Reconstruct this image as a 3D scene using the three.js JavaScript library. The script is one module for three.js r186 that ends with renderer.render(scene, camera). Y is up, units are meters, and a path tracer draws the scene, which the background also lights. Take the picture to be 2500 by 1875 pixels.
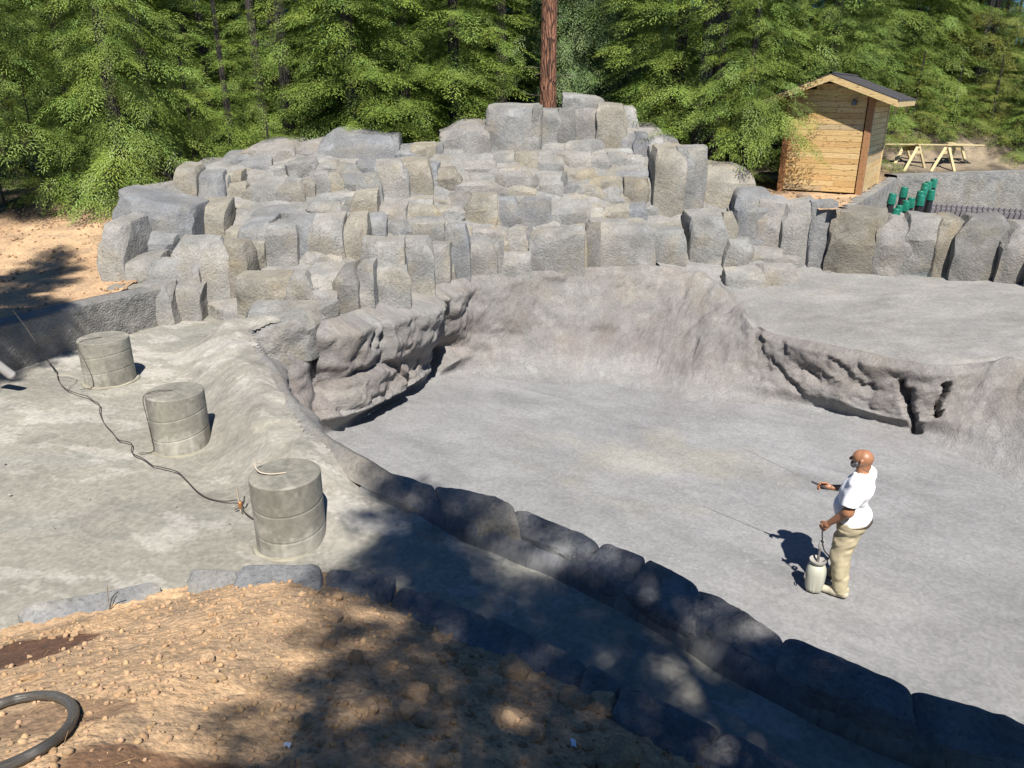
import * as THREE from 'three';
import { mergeGeometries, mergeVertices, toCreasedNormals } from 'three/addons/utils/BufferGeometryUtils.js';
import { MarchingCubes } from 'three/addons/objects/MarchingCubes.js';
import { RoundedBoxGeometry } from 'three/addons/geometries/RoundedBoxGeometry.js';
import { Sky } from 'three/addons/objects/Sky.js';

// ------------------------------------------------------------------ camera, sky, sun, exposure
const scene = new THREE.Scene();
const PITCH = 20.5 * Math.PI / 180, FOCAL = 1880.6, EYE = 2.25;   // focal length in pixels of a 2500 x 1875 frame
const camera = new THREE.PerspectiveCamera(2 * Math.atan(937.5 / FOCAL) * 180 / Math.PI, 4 / 3, 0.1, 2000);
camera.position.set(0, EYE, 0);
camera.rotation.x = -PITCH;

const SUN_ELEV = 54 * Math.PI / 180, SUN_AZ = 10 * Math.PI / 180;  // the sun stands behind the camera, a little to the right
const sunDir = new THREE.Vector3(Math.sin(SUN_AZ) * Math.cos(SUN_ELEV), Math.sin(SUN_ELEV), Math.cos(SUN_AZ) * Math.cos(SUN_ELEV));
const sky = new Sky();
sky.name = 'sky';
sky.scale.setScalar(1500);
sky.userData.kind = 'structure';
sky.material.uniforms.sunPosition.value.copy(sunDir);
sky.material.uniforms.turbidity.value = 1.6;
sky.material.uniforms.rayleigh.value = 0.6;
sky.material.uniforms.mieCoefficient.value = 0.003;
sky.material.uniforms.cloudCoverage.value = 0;
scene.add(sky);
scene.environmentIntensity = 0.15;
const sun = new THREE.DirectionalLight(new THREE.Color(1, 0.945, 0.88), 5);
sun.name = 'sun';
sun.position.copy(sunDir).multiplyScalar(80);
sun.castShadow = true;
sun.shadow.mapSize.set(4096, 4096);
Object.assign(sun.shadow.camera, { left: -35, right: 35, top: 40, bottom: -35, near: 1, far: 200 });
scene.add(sun, sun.target);
const renderer = new THREE.WebGLRenderer({ antialias: true });
renderer.setSize(1024, 768);
renderer.toneMapping = THREE.LinearToneMapping;
renderer.toneMappingExposure = 1.78;
renderer.shadowMap.enabled = true;

// ------------------------------------------------------------------ helpers
const V = (x, y, z) => new THREE.Vector3(x, y, z);
let seed = 12345;
const setSeed = (s) => { seed = s >>> 0; };
function rnd() { seed = (seed + 0x6D2B79F5) >>> 0; let t = seed; t = Math.imul(t ^ (t >>> 15), t | 1); t ^= t + Math.imul(t ^ (t >>> 7), t | 61); return ((t ^ (t >>> 14)) >>> 0) / 4294967296; }
const rr = (a, b) => a + (b - a) * rnd();
const clamp = (x, a, b) => Math.min(b, Math.max(a, x));
const lerp = (a, b, t) => a + (b - a) * t;
const sstep = (a, b, x) => { const t = clamp((x - a) / (b - a), 0, 1); return t * t * (3 - 2 * t); };
// a point of the place from where the photograph shows it: on the level y, or at the distance f ahead
function ray(px, py) { const u = (px - 1250) / FOCAL, v = (py - 937.5) / FOCAL; return V(u, -(Math.sin(PITCH) + v * Math.cos(PITCH)), -(Math.cos(PITCH) - v * Math.sin(PITCH))); }
function atY(px, py, y) { const d = ray(px, py); const t = (y - EYE) / d.y; return V(d.x * t, y, d.z * t); }
function atF(px, py, f) { const d = ray(px, py); const t = -f / d.z; return V(d.x * t, EYE + d.y * t, -f); }

const hash3 = (x, y, z) => { let h = Math.imul(x, 374761393) + Math.imul(y, 668265263) + Math.imul(z, 2147483647 ^ 0x1234567); h = Math.imul(h ^ (h >>> 13), 1274126177); return ((h ^ (h >>> 16)) >>> 0) / 4294967296; };
function noise3(x, y, z, P = 0) {          // value noise, -1..1, period P in x and y if given
  const ix = Math.floor(x), iy = Math.floor(y), iz = Math.floor(z);
  let fx = x - ix, fy = y - iy, fz = z - iz;
  fx = fx * fx * fx * (fx * (fx * 6 - 15) + 10); fy = fy * fy * fy * (fy * (fy * 6 - 15) + 10); fz = fz * fz * fz * (fz * (fz * 6 - 15) + 10);
  const w = P ? (i) => ((i % P) + P) % P : (i) => i;
  const a = w(ix), b = w(ix + 1), c = w(iy), d = w(iy + 1);
  const l0 = lerp(lerp(hash3(a, c, iz), hash3(b, c, iz), fx), lerp(hash3(a, d, iz), hash3(b, d, iz), fx), fy);
  if (fz === 0) return l0 * 2 - 1;
  const l1 = lerp(lerp(hash3(a, c, iz + 1), hash3(b, c, iz + 1), fx), lerp(hash3(a, d, iz + 1), hash3(b, d, iz + 1), fx), fy);
  return lerp(l0, l1, fz) * 2 - 1;
}
function fbm(x, y, z, oct = 4, P = 0) { let s = 0, a = 0.5, f = 1; for (let i = 0; i < oct; i++) { s += a * noise3(x * f + i * 17 * (P ? 0 : 1), y * f, z * f + i * 31, P * f); a *= 0.5; f *= 2; } return s; }
function worley(x, y, P, salt = 0) {       // nearest and second nearest feature distance, periodic; and the id of the cell
  const ix = Math.floor(x), iy = Math.floor(y); let d1 = 9, d2 = 9, id = 0;
  for (let j = -1; j <= 1; j++) for (let i = -1; i <= 1; i++) {
    const cx = ix + i, cy = iy + j, wx = ((cx % P) + P) % P, wy = ((cy % P) + P) % P;
    const px = cx + hash3(wx, wy, 7 + salt), py = cy + hash3(wx, wy, 19 + salt), d = Math.hypot(px - x, py - y);
    if (d < d1) { d2 = d1; d1 = d; id = hash3(wx, wy, 41 + salt); } else if (d < d2) d2 = d;
  }
  return [d1, d2, id];
}
function inPoly(x, f, poly) { let c = false; for (let i = 0, j = poly.length - 1; i < poly.length; j = i++) { const [xi, yi] = poly[i], [xj, yj] = poly[j]; if ((yi > f) !== (yj > f) && x < (xj - xi) * (f - yi) / (yj - yi) + xi) c = !c; } return c; }
function lineDist(x, f, pts) { let best = 1e9; for (let i = 0; i + 1 < pts.length; i++) { const [ax, ay] = pts[i], [bx, by] = pts[i + 1]; const dx = bx - ax, dy = by - ay; const t = clamp(((x - ax) * dx + (f - ay) * dy) / (dx * dx + dy * dy), 0, 1); best = Math.min(best, Math.hypot(x - ax - t * dx, f - ay - t * dy)); } return best; }
function resample(pts, n) {               // n + 1 points evenly along a polyline smoothed by a Catmull-Rom curve
  const c = new THREE.CatmullRomCurve3(pts.map((p) => V(...p)), false, 'centripetal'); return c.getSpacedPoints(n);
}

// names, labels
const used = {};
function numbered(name) { const n = used[name] = (used[name] ?? -1) + 1; return n ? `${name}_${String(n).padStart(3, '0')}` : name; }
function tag(o, label, category, group) { o.userData.label = label; o.userData.category = category; if (group) o.userData.group = group; return o; }
function thing(name, label, category, pos = [0, 0, 0], turn = 0, group) { const g = new THREE.Group(); g.name = numbered(name); g.position.set(...pos); g.rotation.y = turn; scene.add(g); return tag(g, label, category, group); }
function part(name, geo, mat, parent, pos) { const m = new THREE.Mesh(geo, mat); m.name = name; if (pos) m.position.set(...pos); m.castShadow = m.receiveShadow = true; parent.add(m); return m; }
function struct(name, geo, mat) { const m = part(name, geo, mat, scene); m.userData.kind = 'structure'; return m; }
function tube(pts, r, seg = 8, n = 0) { const c = new THREE.CatmullRomCurve3(pts.map((p) => p.isVector3 ? p : V(...p)), false, 'centripetal'); return new THREE.TubeGeometry(c, n || pts.length * 6, r, seg, false); }
function bar(a, b, w, h) { // a squared bar from a to b
  const d = b.clone().sub(a), g = new RoundedBoxGeometry(w, h, d.length(), 2, Math.min(w, h) * 0.08); const q = new THREE.Quaternion().setFromUnitVectors(V(0, 0, 1), d.clone().normalize());
  g.applyQuaternion(q); g.translate(...a.clone().add(b).multiplyScalar(0.5).toArray()); return g;
}
function rod(a, b, r0, r1 = r0, seg = 8) { const d = b.clone().sub(a), g = new THREE.CylinderGeometry(r1, r0, d.length(), seg, 1); g.applyQuaternion(new THREE.Quaternion().setFromUnitVectors(V(0, 1, 0), d.clone().normalize())); g.translate(...a.clone().add(b).multiplyScalar(0.5).toArray()); return g; }
function boxUV(g, scale = 1, off = 0) {    // uv in metres from the dominant axis of each face; wants a geometry without index
  const p = g.attributes.position, uv = new Float32Array(p.count * 2), a = V(), b = V(), c = V(), n = V();
  for (let i = 0; i < p.count; i += 3) {
    a.fromBufferAttribute(p, i); b.fromBufferAttribute(p, i + 1); c.fromBufferAttribute(p, i + 2);
    n.crossVectors(b.clone().sub(a), c.clone().sub(a)); const x = Math.abs(n.x), y = Math.abs(n.y), z = Math.abs(n.z);
    [a, b, c].forEach((q, k) => { const [s, t] = y > x * 0.9 && y > z * 0.9 ? [q.x, q.z] : x > z ? [q.z, q.y] : [q.x, q.y]; uv[(i + k) * 2] = s * scale + off; uv[(i + k) * 2 + 1] = t * scale + off * 0.7; });
  }
  g.setAttribute('uv', new THREE.BufferAttribute(uv, 2)); return g;
}
function paint(g, fn) {                    // vertex colours (linear) from position
  const p = g.attributes.position, col = new Float32Array(p.count * 3);
  for (let i = 0; i < p.count; i++) { const c = fn(p.getX(i), p.getY(i), p.getZ(i)); col[i * 3] = c[0]; col[i * 3 + 1] = c[1]; col[i * 3 + 2] = c[2]; }
  g.setAttribute('color', new THREE.BufferAttribute(col, 3)); return g;
}
// a sheet from a grid of points; keep(i, j) drops cells; uv in metres
function gridSheet(nu, nv, at, uvAt, keep) {
  const pos = [], uv = [], idx = [];
  for (let j = 0; j <= nv; j++) for (let i = 0; i <= nu; i++) { const p = at(i, j); pos.push(p.x, p.y, p.z); const t = uvAt ? uvAt(i, j, p) : [p.x, p.z]; uv.push(t[0], t[1]); }
  for (let j = 0; j < nv; j++) for (let i = 0; i < nu; i++) { if (keep && !keep(i, j)) continue; const a = j * (nu + 1) + i, b = a + 1, c = a + nu + 1, d = c + 1; idx.push(a, b, d, a, d, c); }
  const g = new THREE.BufferGeometry();
  g.setAttribute('position', new THREE.Float32BufferAttribute(pos, 3)); g.setAttribute('uv', new THREE.Float32BufferAttribute(uv, 2)); g.setIndex(idx); g.computeVertexNormals(); return g;
}

// ------------------------------------------------------------------ textures and materials
function texture(size, fn, srgb, rx = 1, ry = rx) {
  const data = new Uint8Array(size * size * 4);
  for (let y = 0; y < size; y++) for (let x = 0; x < size; x++) { const c = fn(x / size, y / size), i = (y * size + x) * 4; for (let k = 0; k < 3; k++) data[i + k] = clamp((c.length ? c[k] : c) * 255, 0, 255); data[i + 3] = 255; }
  const t = new THREE.DataTexture(data, size, size); t.wrapS = t.wrapT = THREE.RepeatWrapping; t.magFilter = THREE.LinearFilter; t.minFilter = THREE.LinearMipmapLinearFilter; t.generateMipmaps = true;
  if (srgb) t.colorSpace = THREE.SRGBColorSpace; t.repeat.set(rx, ry); t.needsUpdate = true; return t;
}
// cement: brushed stain, pale bloom, small dark pits
const cementMap = texture(1024, (x, y) => {
  const a = fbm(x * 6, y * 6, 3, 5, 6), b = fbm(x * 5, y * 14, 9, 5, 5) * 0.5 + fbm(x * 20, y * 20, 21, 3, 20) * 0.5, c = fbm(x * 90, y * 90, 5, 2, 90);
  let v = 0.90 + a * 0.06 + b * 0.07 + c * 0.10; const warm = fbm(x * 4, y * 4, 33, 4, 4) * 0.02; const pale = sstep(0.18, 0.42, fbm(x * 11, y * 11, 50, 5, 11)) * 0.05; v += pale;
  const pit = sstep(0.55, 0.75, noise3(x * 140, y * 140, 3, 140)) * 0.10; v -= pit;
  return [v + warm, v, v - warm * 1.2];
}, true, 1 / 2.3);
const cementBump = texture(1024, (x, y) => { const s = fbm(x * 36, y * 36, 2, 5, 36), m = fbm(x * 9, y * 9, 8, 4, 9); const pit = sstep(0.35, 0.8, noise3(x * 60, y * 60, 12, 60)), [d1, d2, id] = worley(x * 6 + 0.5 * fbm(x * 8, y * 8, 2, 3, 8), y * 6 + 0.5 * fbm(x * 8, y * 8, 5, 3, 8), 6, 2); const chip = (id - 0.5) * 0.22 * sstep(0.02, 0.12, d2 - d1) - 0.10 * sstep(0.05, 0.0, d2 - d1) * (id > 0.45 ? 1 : 0); return 0.48 + s * 0.40 + m * 0.25 - pit * 0.14 + chip; }, false, 1 / 1.15);
const CEMENT = new THREE.Color().setRGB(0.645, 0.64, 0.625);   // how pale the dyed cement is over all
const stoneMat = new THREE.MeshStandardMaterial({ color: CEMENT, vertexColors: true, map: cementMap, bumpMap: cementBump, bumpScale: 0.015, roughness: 0.93 });
const poolMat = new THREE.MeshStandardMaterial({ color: CEMENT, vertexColors: true, map: cementMap, bumpMap: cementBump, bumpScale: 0.009, roughness: 0.9 });
const trowelBump = texture(1024, (x, y) => 0.5 + fbm(x * 4, y * 22, 4, 5, 4) * 0.3 + fbm(x * 50, y * 50, 1, 3, 50) * 0.18, false, 1 / 2.6);
const trowelMap = texture(2048, (x, y) => {   // trowelled slab: pale laitance broken along the strokes, small flakes
  const st = fbm(x * 7, y * 16, 6, 6, 7), st2 = fbm(x * 13, y * 34, 61, 4, 13), bl = fbm(x * 6, y * 6, 14, 5, 6), f = fbm(x * 150, y * 150, 2, 3, 150);
  const pale = sstep(0.10, 0.34, st * 0.6 + bl * 0.55 + st2 * 0.35 + f * 0.12) * 0.085, dark = sstep(0.12, 0.3, -bl * 0.7 + st2 * 0.4) * 0.07; const v = 0.80 + pale - dark + f * 0.10 + st2 * 0.06; return [v, v * 0.99, v * (0.955 + pale * 0.2)];
}, true, 1 / 5.2);
const slabMat = new THREE.MeshStandardMaterial({ color: new THREE.Color().setRGB(0.9, 0.895, 0.87), vertexColors: true, map: trowelMap, bumpMap: trowelBump, bumpScale: 0.012, roughness: 0.85 });
const floorMap = texture(2048, (x, y) => { const st = fbm(x * 5, y * 11, 16, 6, 5), st2 = fbm(x * 15, y * 38, 61, 4, 15), bl = fbm(x * 7, y * 7, 24, 5, 7), f = fbm(x * 160, y * 160, 2, 3, 160), speck = sstep(0.72, 0.85, noise3(x * 210, y * 210, 6, 210)) * sstep(-0.05, 0.25, bl) * 0.14; const v = 0.90 + st * 0.06 + st2 * 0.05 + bl * 0.05 + f * 0.10 + speck; return [v, v, v * 0.995]; }, true, 1 / 5.6);
const floorMat = new THREE.MeshStandardMaterial({ color: new THREE.Color().setRGB(0.64, 0.64, 0.64), vertexColors: true, map: floorMap, bumpMap: trowelBump, bumpScale: 0.007, roughness: 0.88 });
const dirtMap = texture(1024, (x, y) => { const a = fbm(x * 8, y * 8, 1, 5, 8), c = fbm(x * 64, y * 64, 4, 3, 64), [d1, d2] = worley(x * 40, y * 40, 40); const v = 0.86 + a * 0.16 + c * 0.16 - sstep(0.12, 0.0, d2 - d1) * 0.10; return [v, v * 0.99 - a * 0.02, v * 0.97 - a * 0.05]; }, true, 1 / 1.7);
const dirtBump = texture(1024, (x, y) => { const [d1] = worley(x * 36, y * 36, 36), [e1] = worley(x * 90, y * 90, 90, 5); return 0.35 + (1 - d1) * 0.25 + (1 - e1) * 0.15 + fbm(x * 30, y * 30, 4, 4, 30) * 0.3; }, false, 1 / 1.7);
const dirtMat = new THREE.MeshStandardMaterial({ vertexColors: true, map: dirtMap, bumpMap: dirtBump, bumpScale: 0.02, roughness: 1 });
const barkMap = texture(512, (x, y) => { const [d1, d2] = worley(x * 9 + fbm(x * 4, y * 4, 3, 3, 4) * 0.8, y * 5, 45, 3); const crack = sstep(0.22, 0.0, d2 - d1); const f = fbm(x * 24, y * 24, 7, 4, 24); const v = 0.85 + f * 0.3 - crack * 0.5; return [v, v, v]; }, true, 1, 1 / 2);
const barkBump = texture(512, (x, y) => { const [d1, d2] = worley(x * 9 + fbm(x * 4, y * 4, 3, 3, 4) * 0.8, y * 5, 45, 3); return clamp(sstep(0, 0.35, d2 - d1) * 0.6 + fbm(x * 24, y * 24, 7, 4, 24) * 0.4 + 0.25, 0, 1); }, false, 1, 1 / 2);
const woodMap = texture(1024, (x, y) => { const w = fbm(x * 3, y * 26, 4, 4, 3); const ring = Math.sin((y * 30 + w * 3.5 + fbm(x * 2, y * 4, 8, 3, 2) * 4) * 6.283) * 0.05; const [k] = worley(x * 4, y * 10, 20, 9); const knot = sstep(0.13, 0.03, k) * 0.4; const f = fbm(x * 10, y * 120, 11, 3, 10) * 0.10; const v = 0.88 + ring + f - knot; return [v, v - knot * 0.2 + ring * 0.4, v - 0.02 - knot * 0.3 + ring * 0.8]; }, true, 1 / 1.6, 1 / 0.8);
const woodBump = texture(512, (x, y) => 0.5 + fbm(x * 4, y * 60, 11, 4, 4) * 0.5, false, 1 / 1.6, 1 / 0.8);
const wood = (r, g, b, rough = 0.7) => new THREE.MeshStandardMaterial({ color: new THREE.Color().setRGB(r, g, b), map: woodMap, bumpMap: woodBump, bumpScale: 0.002, roughness: rough });
const plain = (r, g, b, rough = 0.7, more = {}) => new THREE.MeshStandardMaterial({ color: new THREE.Color().setRGB(r, g, b), roughness: rough, ...more });
// dyed cement: one stain for each tone, with cloudy patches of the others brushed over it
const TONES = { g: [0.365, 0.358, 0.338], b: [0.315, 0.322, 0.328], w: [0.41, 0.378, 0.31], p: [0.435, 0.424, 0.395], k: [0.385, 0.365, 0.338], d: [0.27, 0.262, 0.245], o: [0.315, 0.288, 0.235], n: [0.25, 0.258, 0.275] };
function stain(tone, mixing = 1) {
  const base = TONES[tone] ?? TONES.g;
  return (x, y, z) => {
    const a = fbm(x * 1.3 + 5, y * 1.3, z * 1.3, 4), b = fbm(x * 2.6 + 40, y * 2.6, z * 2.6 + 7, 4), c = fbm(x * 5 + 80, y * 5, z * 5, 3);
    const wBlue = sstep(0.0, 0.35, a) * 0.75 * mixing, wWarm = sstep(0.05, 0.4, b) * 0.6 * mixing, wPale = sstep(0.05, 0.4, c) * 0.5 * mixing, s = 1 + 0.34 * fbm(x * 3 + 9, y * 3, z * 3 + 3, 4);
    return base.map((v, k) => { let q = lerp(v, TONES.b[k] * v / 0.36 * 1.06, wBlue); q = lerp(q, TONES.w[k] * v / 0.36 * 0.95, wWarm); q = lerp(q, TONES.p[k] * (0.6 + v), wPale); return q * s; });
  };
}
// ------------------------------------------------------------------ the lie of the land ([x, metres ahead], levels: upper ground 0, slab -1.45, pool floor -3.02)
const SLAB = -1.45, FLOOR = -3.02;
// the pool's rim [x, ahead, level, how bulging the wall below, how far the rim laps outward, how soft its brow] and the foot of its wall
const rim = [[-1.25, 6.76, -1.15, 0, 1, 0], [-2.05, 7.55, -1.1, 0.1, 1, 0], [-3.1, 9.6, -1.1, 0.4, 1, 0], [-3.95, 11.4, -1.13, 0.25, 1, 0], [-3.1, 12.05, -1.2, 0.75, 1, 0], [-2.55, 13.0, -1.22, 1, 1, 0], [-2.0, 14.0, -1.22, 1, 1, 0], [-1.45, 14.7, -1.2, 0.9, 1, 0], [-0.9, 15.35, -1.2, 0.35, 1, 0], [0.72, 15.75, -1.15, 0.1, 1, 0], [3.2, 16.4, -1.2, 0.1, 1, 0.4],
  [4.1, 16.4, -1.38, 0.15, 0.5, 0.9], [4.5, 15.2, -1.6, 0.1, 0, 1], [4.75, 13.85, -1.85, 0.2, 0, 0.3], [5.67, 13.0, -1.87, 0.3, 0, 0], [6.9, 11.95, -1.87, 0.35, 0, 0], [8.3, 11.9, -1.8, 0.15, 0, 1], [9.6, 10.6, -1.75, 0.1, 0, 1], [9.6, 8.5, -1.7, 0.1, 0, 1], [7.6, 6.2, -1.45, 0.2, 0, 0.5], [6.2, 4.4, -1.25, 0, 0, 0], [4.5, 3.1, -1.3, 0, 0.1, 0], [3.04, 3.5, -1.4, 0, 0.1, 0], [2.53, 3.78, -1.4, 0, 0.1, 0], [1.85, 4.17, -1.4, 0, 0.1, 0], [1.39, 4.72, -1.4, 0, 0.1, 0], [0.66, 5.32, -1.4, 0, 0.1, 0], [-0.71, 6.3, -1.25, 0, 0.5, 0]];
const foot = [[-0.6, 7.6], [-1.5, 8.5], [-2.5, 9.9], [-3.05, 10.9], [-2.9, 11.55], [-2.5, 12.65], [-2.05, 13.45], [-1.5, 14.15], [-0.8, 14.45], [0.7, 14.1], [1.9, 14.0],
  [2.6, 13.75], [3.1, 13.25], [4.2, 13.1], [5.5, 12.65], [6.6, 11.7], [7.0, 10.9], [7.3, 9.6], [7.2, 8.2], [6.2, 6.6], [5, 5.3], [4, 4.4], [3, 4.5], [2.6, 4.8], [2.1, 5.2], [1.7, 5.7], [1.1, 6.4], [-0.2, 7.2]];
const curbOut = [[1550, 1659], [1420, 1590], [1250, 1490], [1000, 1370], [830, 1290], [690, 1235], [480, 1265], [0, 1375]].map(([x, y]) => { const p = atY(x / 0.8848, y / 0.8848, -1.38); return [p.x, -p.z]; });   // where the dirt meets the outer kerb
const berm = [[-9, 3.4], [-5.2, 4.0], ...curbOut.slice().reverse(), [1.7, 2.9], [2.4, 2.3], [3.5, 1.6], [7, 1.0]];
const bermPoly = [...berm, [7, -6], [-9, -6]];
const leftWall = [[-9.6, 6.2], [-8.4, 8.0], [-7.25, 10.2], [-6.5, 12.0], [-6.0, 12.9]];
const bogWall = [[7.3, 17.0], [8.75, 19.2], [10.2, 21.5], [11.2, 23.1]], bogBack = [[11.2, 23.1], [15.8, 24.5], [21, 26]];
const dugOut = [[-9.8, 3.6], [-9.75, 6.2], [-8.55, 8.1], [-7.42, 10.3], [-6.6, 12.2], [-6.5, 13.4], [-6.9, 14.6], [-6.2, 16.4], [-4.2, 18.6], [0, 19.6], [4, 19.7], [5.6, 18.2], [6.3, 17.4], [6.9, 16.6], [7.55, 17.6], [8.6, 19.35], [11.1, 23.2], [15.8, 24.6], [21, 26.1], [22, 12], [11, 8], [9, 4], [7, 1.4], [3.5, 1.8], [2.4, 2.5], [1.7, 3.1], ...curbOut.map(([x, f]) => [x, f - 0.12]), [-5.2, 4.2]];
function groundY(x, f) {
  let y = -0.84 * sstep(-3, -6.5, x) * (1 - sstep(12.5, 19, f));
  y += sstep(24, 34, f) * 1.3 + sstep(24.5, 29, f) * sstep(5, 12, x) * 0.9 + 0.07 * fbm(x * 0.5, 3, f * 0.5, 4) + 0.35 * sstep(6.2, 5.2, x) * sstep(3.5, 5.0, x) * sstep(17.8, 19.2, f) * sstep(22, 20, f);
  const d = lineDist(x, f, berm) * (inPoly(x, f, bermPoly) || f < -6 ? 1 : 0);
  if (f < 7 && (d > 0 || f < -6 || (x > -8 && x < 4 && lineDist(x, f, berm) < 0.6))) y = Math.min(0.6, -1.36 + 0.385 * Math.min(d, 5.2));
  return y;
}
const TAN = [0.52, 0.36, 0.215];
function groundColor(x, y, z) {
  const f = -z, n = fbm(x * 0.35, 1, f * 0.35, 4), n2 = fbm(x * 1.7, 5, f * 1.7, 4);
  let c = TAN.map((v) => v * (1 + 0.25 * n2));
  const wood = sstep(17.4, 19.0, f + n * 2.5 + (x > 5 ? -6 : 0) + (x > -6 && x < 5 ? 1 : 0)), litter = [0.115, 0.09, 0.06].map((v) => v * (1 + 0.5 * n2));
  c = c.map((v, k) => lerp(v, litter[k], wood)); const bank = sstep(8, 10, x) * sstep(24.5, 25.5, f) * sstep(29.5, 27.5, f + n * 3) * sstep(-0.25, 0.2, n2 + n * 0.5); c = c.map((v, k) => lerp(v, [0.30, 0.245, 0.17][k] * (1 + 0.5 * n2), bank * 0.8));
  const grass = sstep(0.05, 0.3, fbm(x * 0.8 + 9, 2, f * 0.8, 3)) * sstep(17.4, 18.2, f) * sstep(21, 19, f) * sstep(-5, -7, x), gg = [0.07, 0.105, 0.03];
  c = c.map((v, k) => lerp(v, gg[k], grass * 0.8));
  const red = sstep(0.1, 0.4, fbm(x * 0.9, 8, f * 0.9, 3)) * (x < -3 ? 0.35 : 0.15); return c.map((v, k) => lerp(v, [0.30, 0.18, 0.10][k], red));
}
{ // the ground: one sheet to the horizon, open where the pool, the slab and the gravel bed are dug
  const axis = (lo, hi, step, out) => { const a = []; for (let v = lo; v <= hi + 1e-6; v += step) a.push(v); let s = step; let v = hi; while (v < out) { s *= 1.35; v += s; a.push(v); } s = step; v = lo; while (v > -out) { s *= 1.35; v -= s; a.unshift(v); } return a; };
  const X = axis(-24, 26, 0.2, 900), F = axis(-8, 40, 0.2, 900);
  const clip = inset(bermPoly);
  function inset(p) { return p.map(([x, f]) => [clamp(x, -4.5, 2.55), clamp(f, -0.4, 5.3)]); }
  const g = gridSheet(X.length - 1, F.length - 1, (i, j) => { const x = X[i], f = F[j]; return V(x, groundY(x, f) + (f > 0 ? 0.03 * fbm(x * 2.2, 7, f * 2.2, 3) : 0), -f); }, null, (i, j) => {
    const x = (X[i] + X[i + 1]) / 2, f = (F[j] + F[j + 1]) / 2; return !inPoly(x, f, dugOut) && !(x > -4.4 && x < 2.4 && f > -0.2 && f < 5.3 && inPoly(x, f, bermPoly));
  });
  struct('ground', paint(g, groundColor), dirtMat);
}
// the bank of loose dirt in the foreground
const clodField = (x, f) => { const [a, , id] = worley(x * 9, f * 9, 512), [b, , ib] = worley(x * 22, f * 22, 1024, 3); const big = id > 0.5 ? lerp(0.008, 0.04, sstep(-1.4, 0.5, x)) * (id - 0.3) * Math.sqrt(Math.max(0, 1 - (a / 0.42) ** 2)) : 0, small = ib > 0.6 ? 0.010 * ib * Math.sqrt(Math.max(0, 1 - (b / 0.45) ** 2)) : 0; return big + small + 0.045 * fbm(x * 1.6, 1, f * 1.6, 4) + 0.012 * fbm(x * 14, 5, f * 14, 3); };
const dirtY = (x, f) => groundY(x, f) + clodField(x, f) - 0.02;
const wet = (x, f) => { const n = fbm(x * 2.2, 4, f * 2.2, 5) * 0.55; const w1 = atY(90, 1590, -1.2), w2 = atY(520, 1815, -0.3), w3 = atY(120, 1750, -0.6); const at = (p, r, q) => sstep(1.05, 0.85, Math.hypot((x - p.x) / r, (f + p.z) / q) + n); return Math.max(at(w1, 0.42, 0.32), at(w2, 0.55, 0.22) * 0.85, at(w3, 0.4, 0.2) * 0.5); };
let dirtSlope;
{
  const nx = 330, nf = 262, x0 = -4.65, f0 = -0.45, c = 0.022;
  const g = gridSheet(nx, nf, (i, j) => V(x0 + i * c, dirtY(x0 + i * c, f0 + j * c), -(f0 + j * c)), null, (i, j) => inPoly(x0 + (i + 0.5) * c, f0 + (j + 0.5) * c, bermPoly) || lineDist(x0 + (i + 0.5) * c, f0 + (j + 0.5) * c, berm) < 0.12);
  dirtSlope = struct('dirt_slope', paint(g, (x, y, z) => { const n = fbm(x * 3, 2, z * 3, 4), w = wet(x, -z); return TAN.map((v, k) => lerp(v * (1 + 0.3 * n), [0.13, 0.065, 0.035][k] * (1 + 0.3 * n), w)); }), dirtMat);
}
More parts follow.
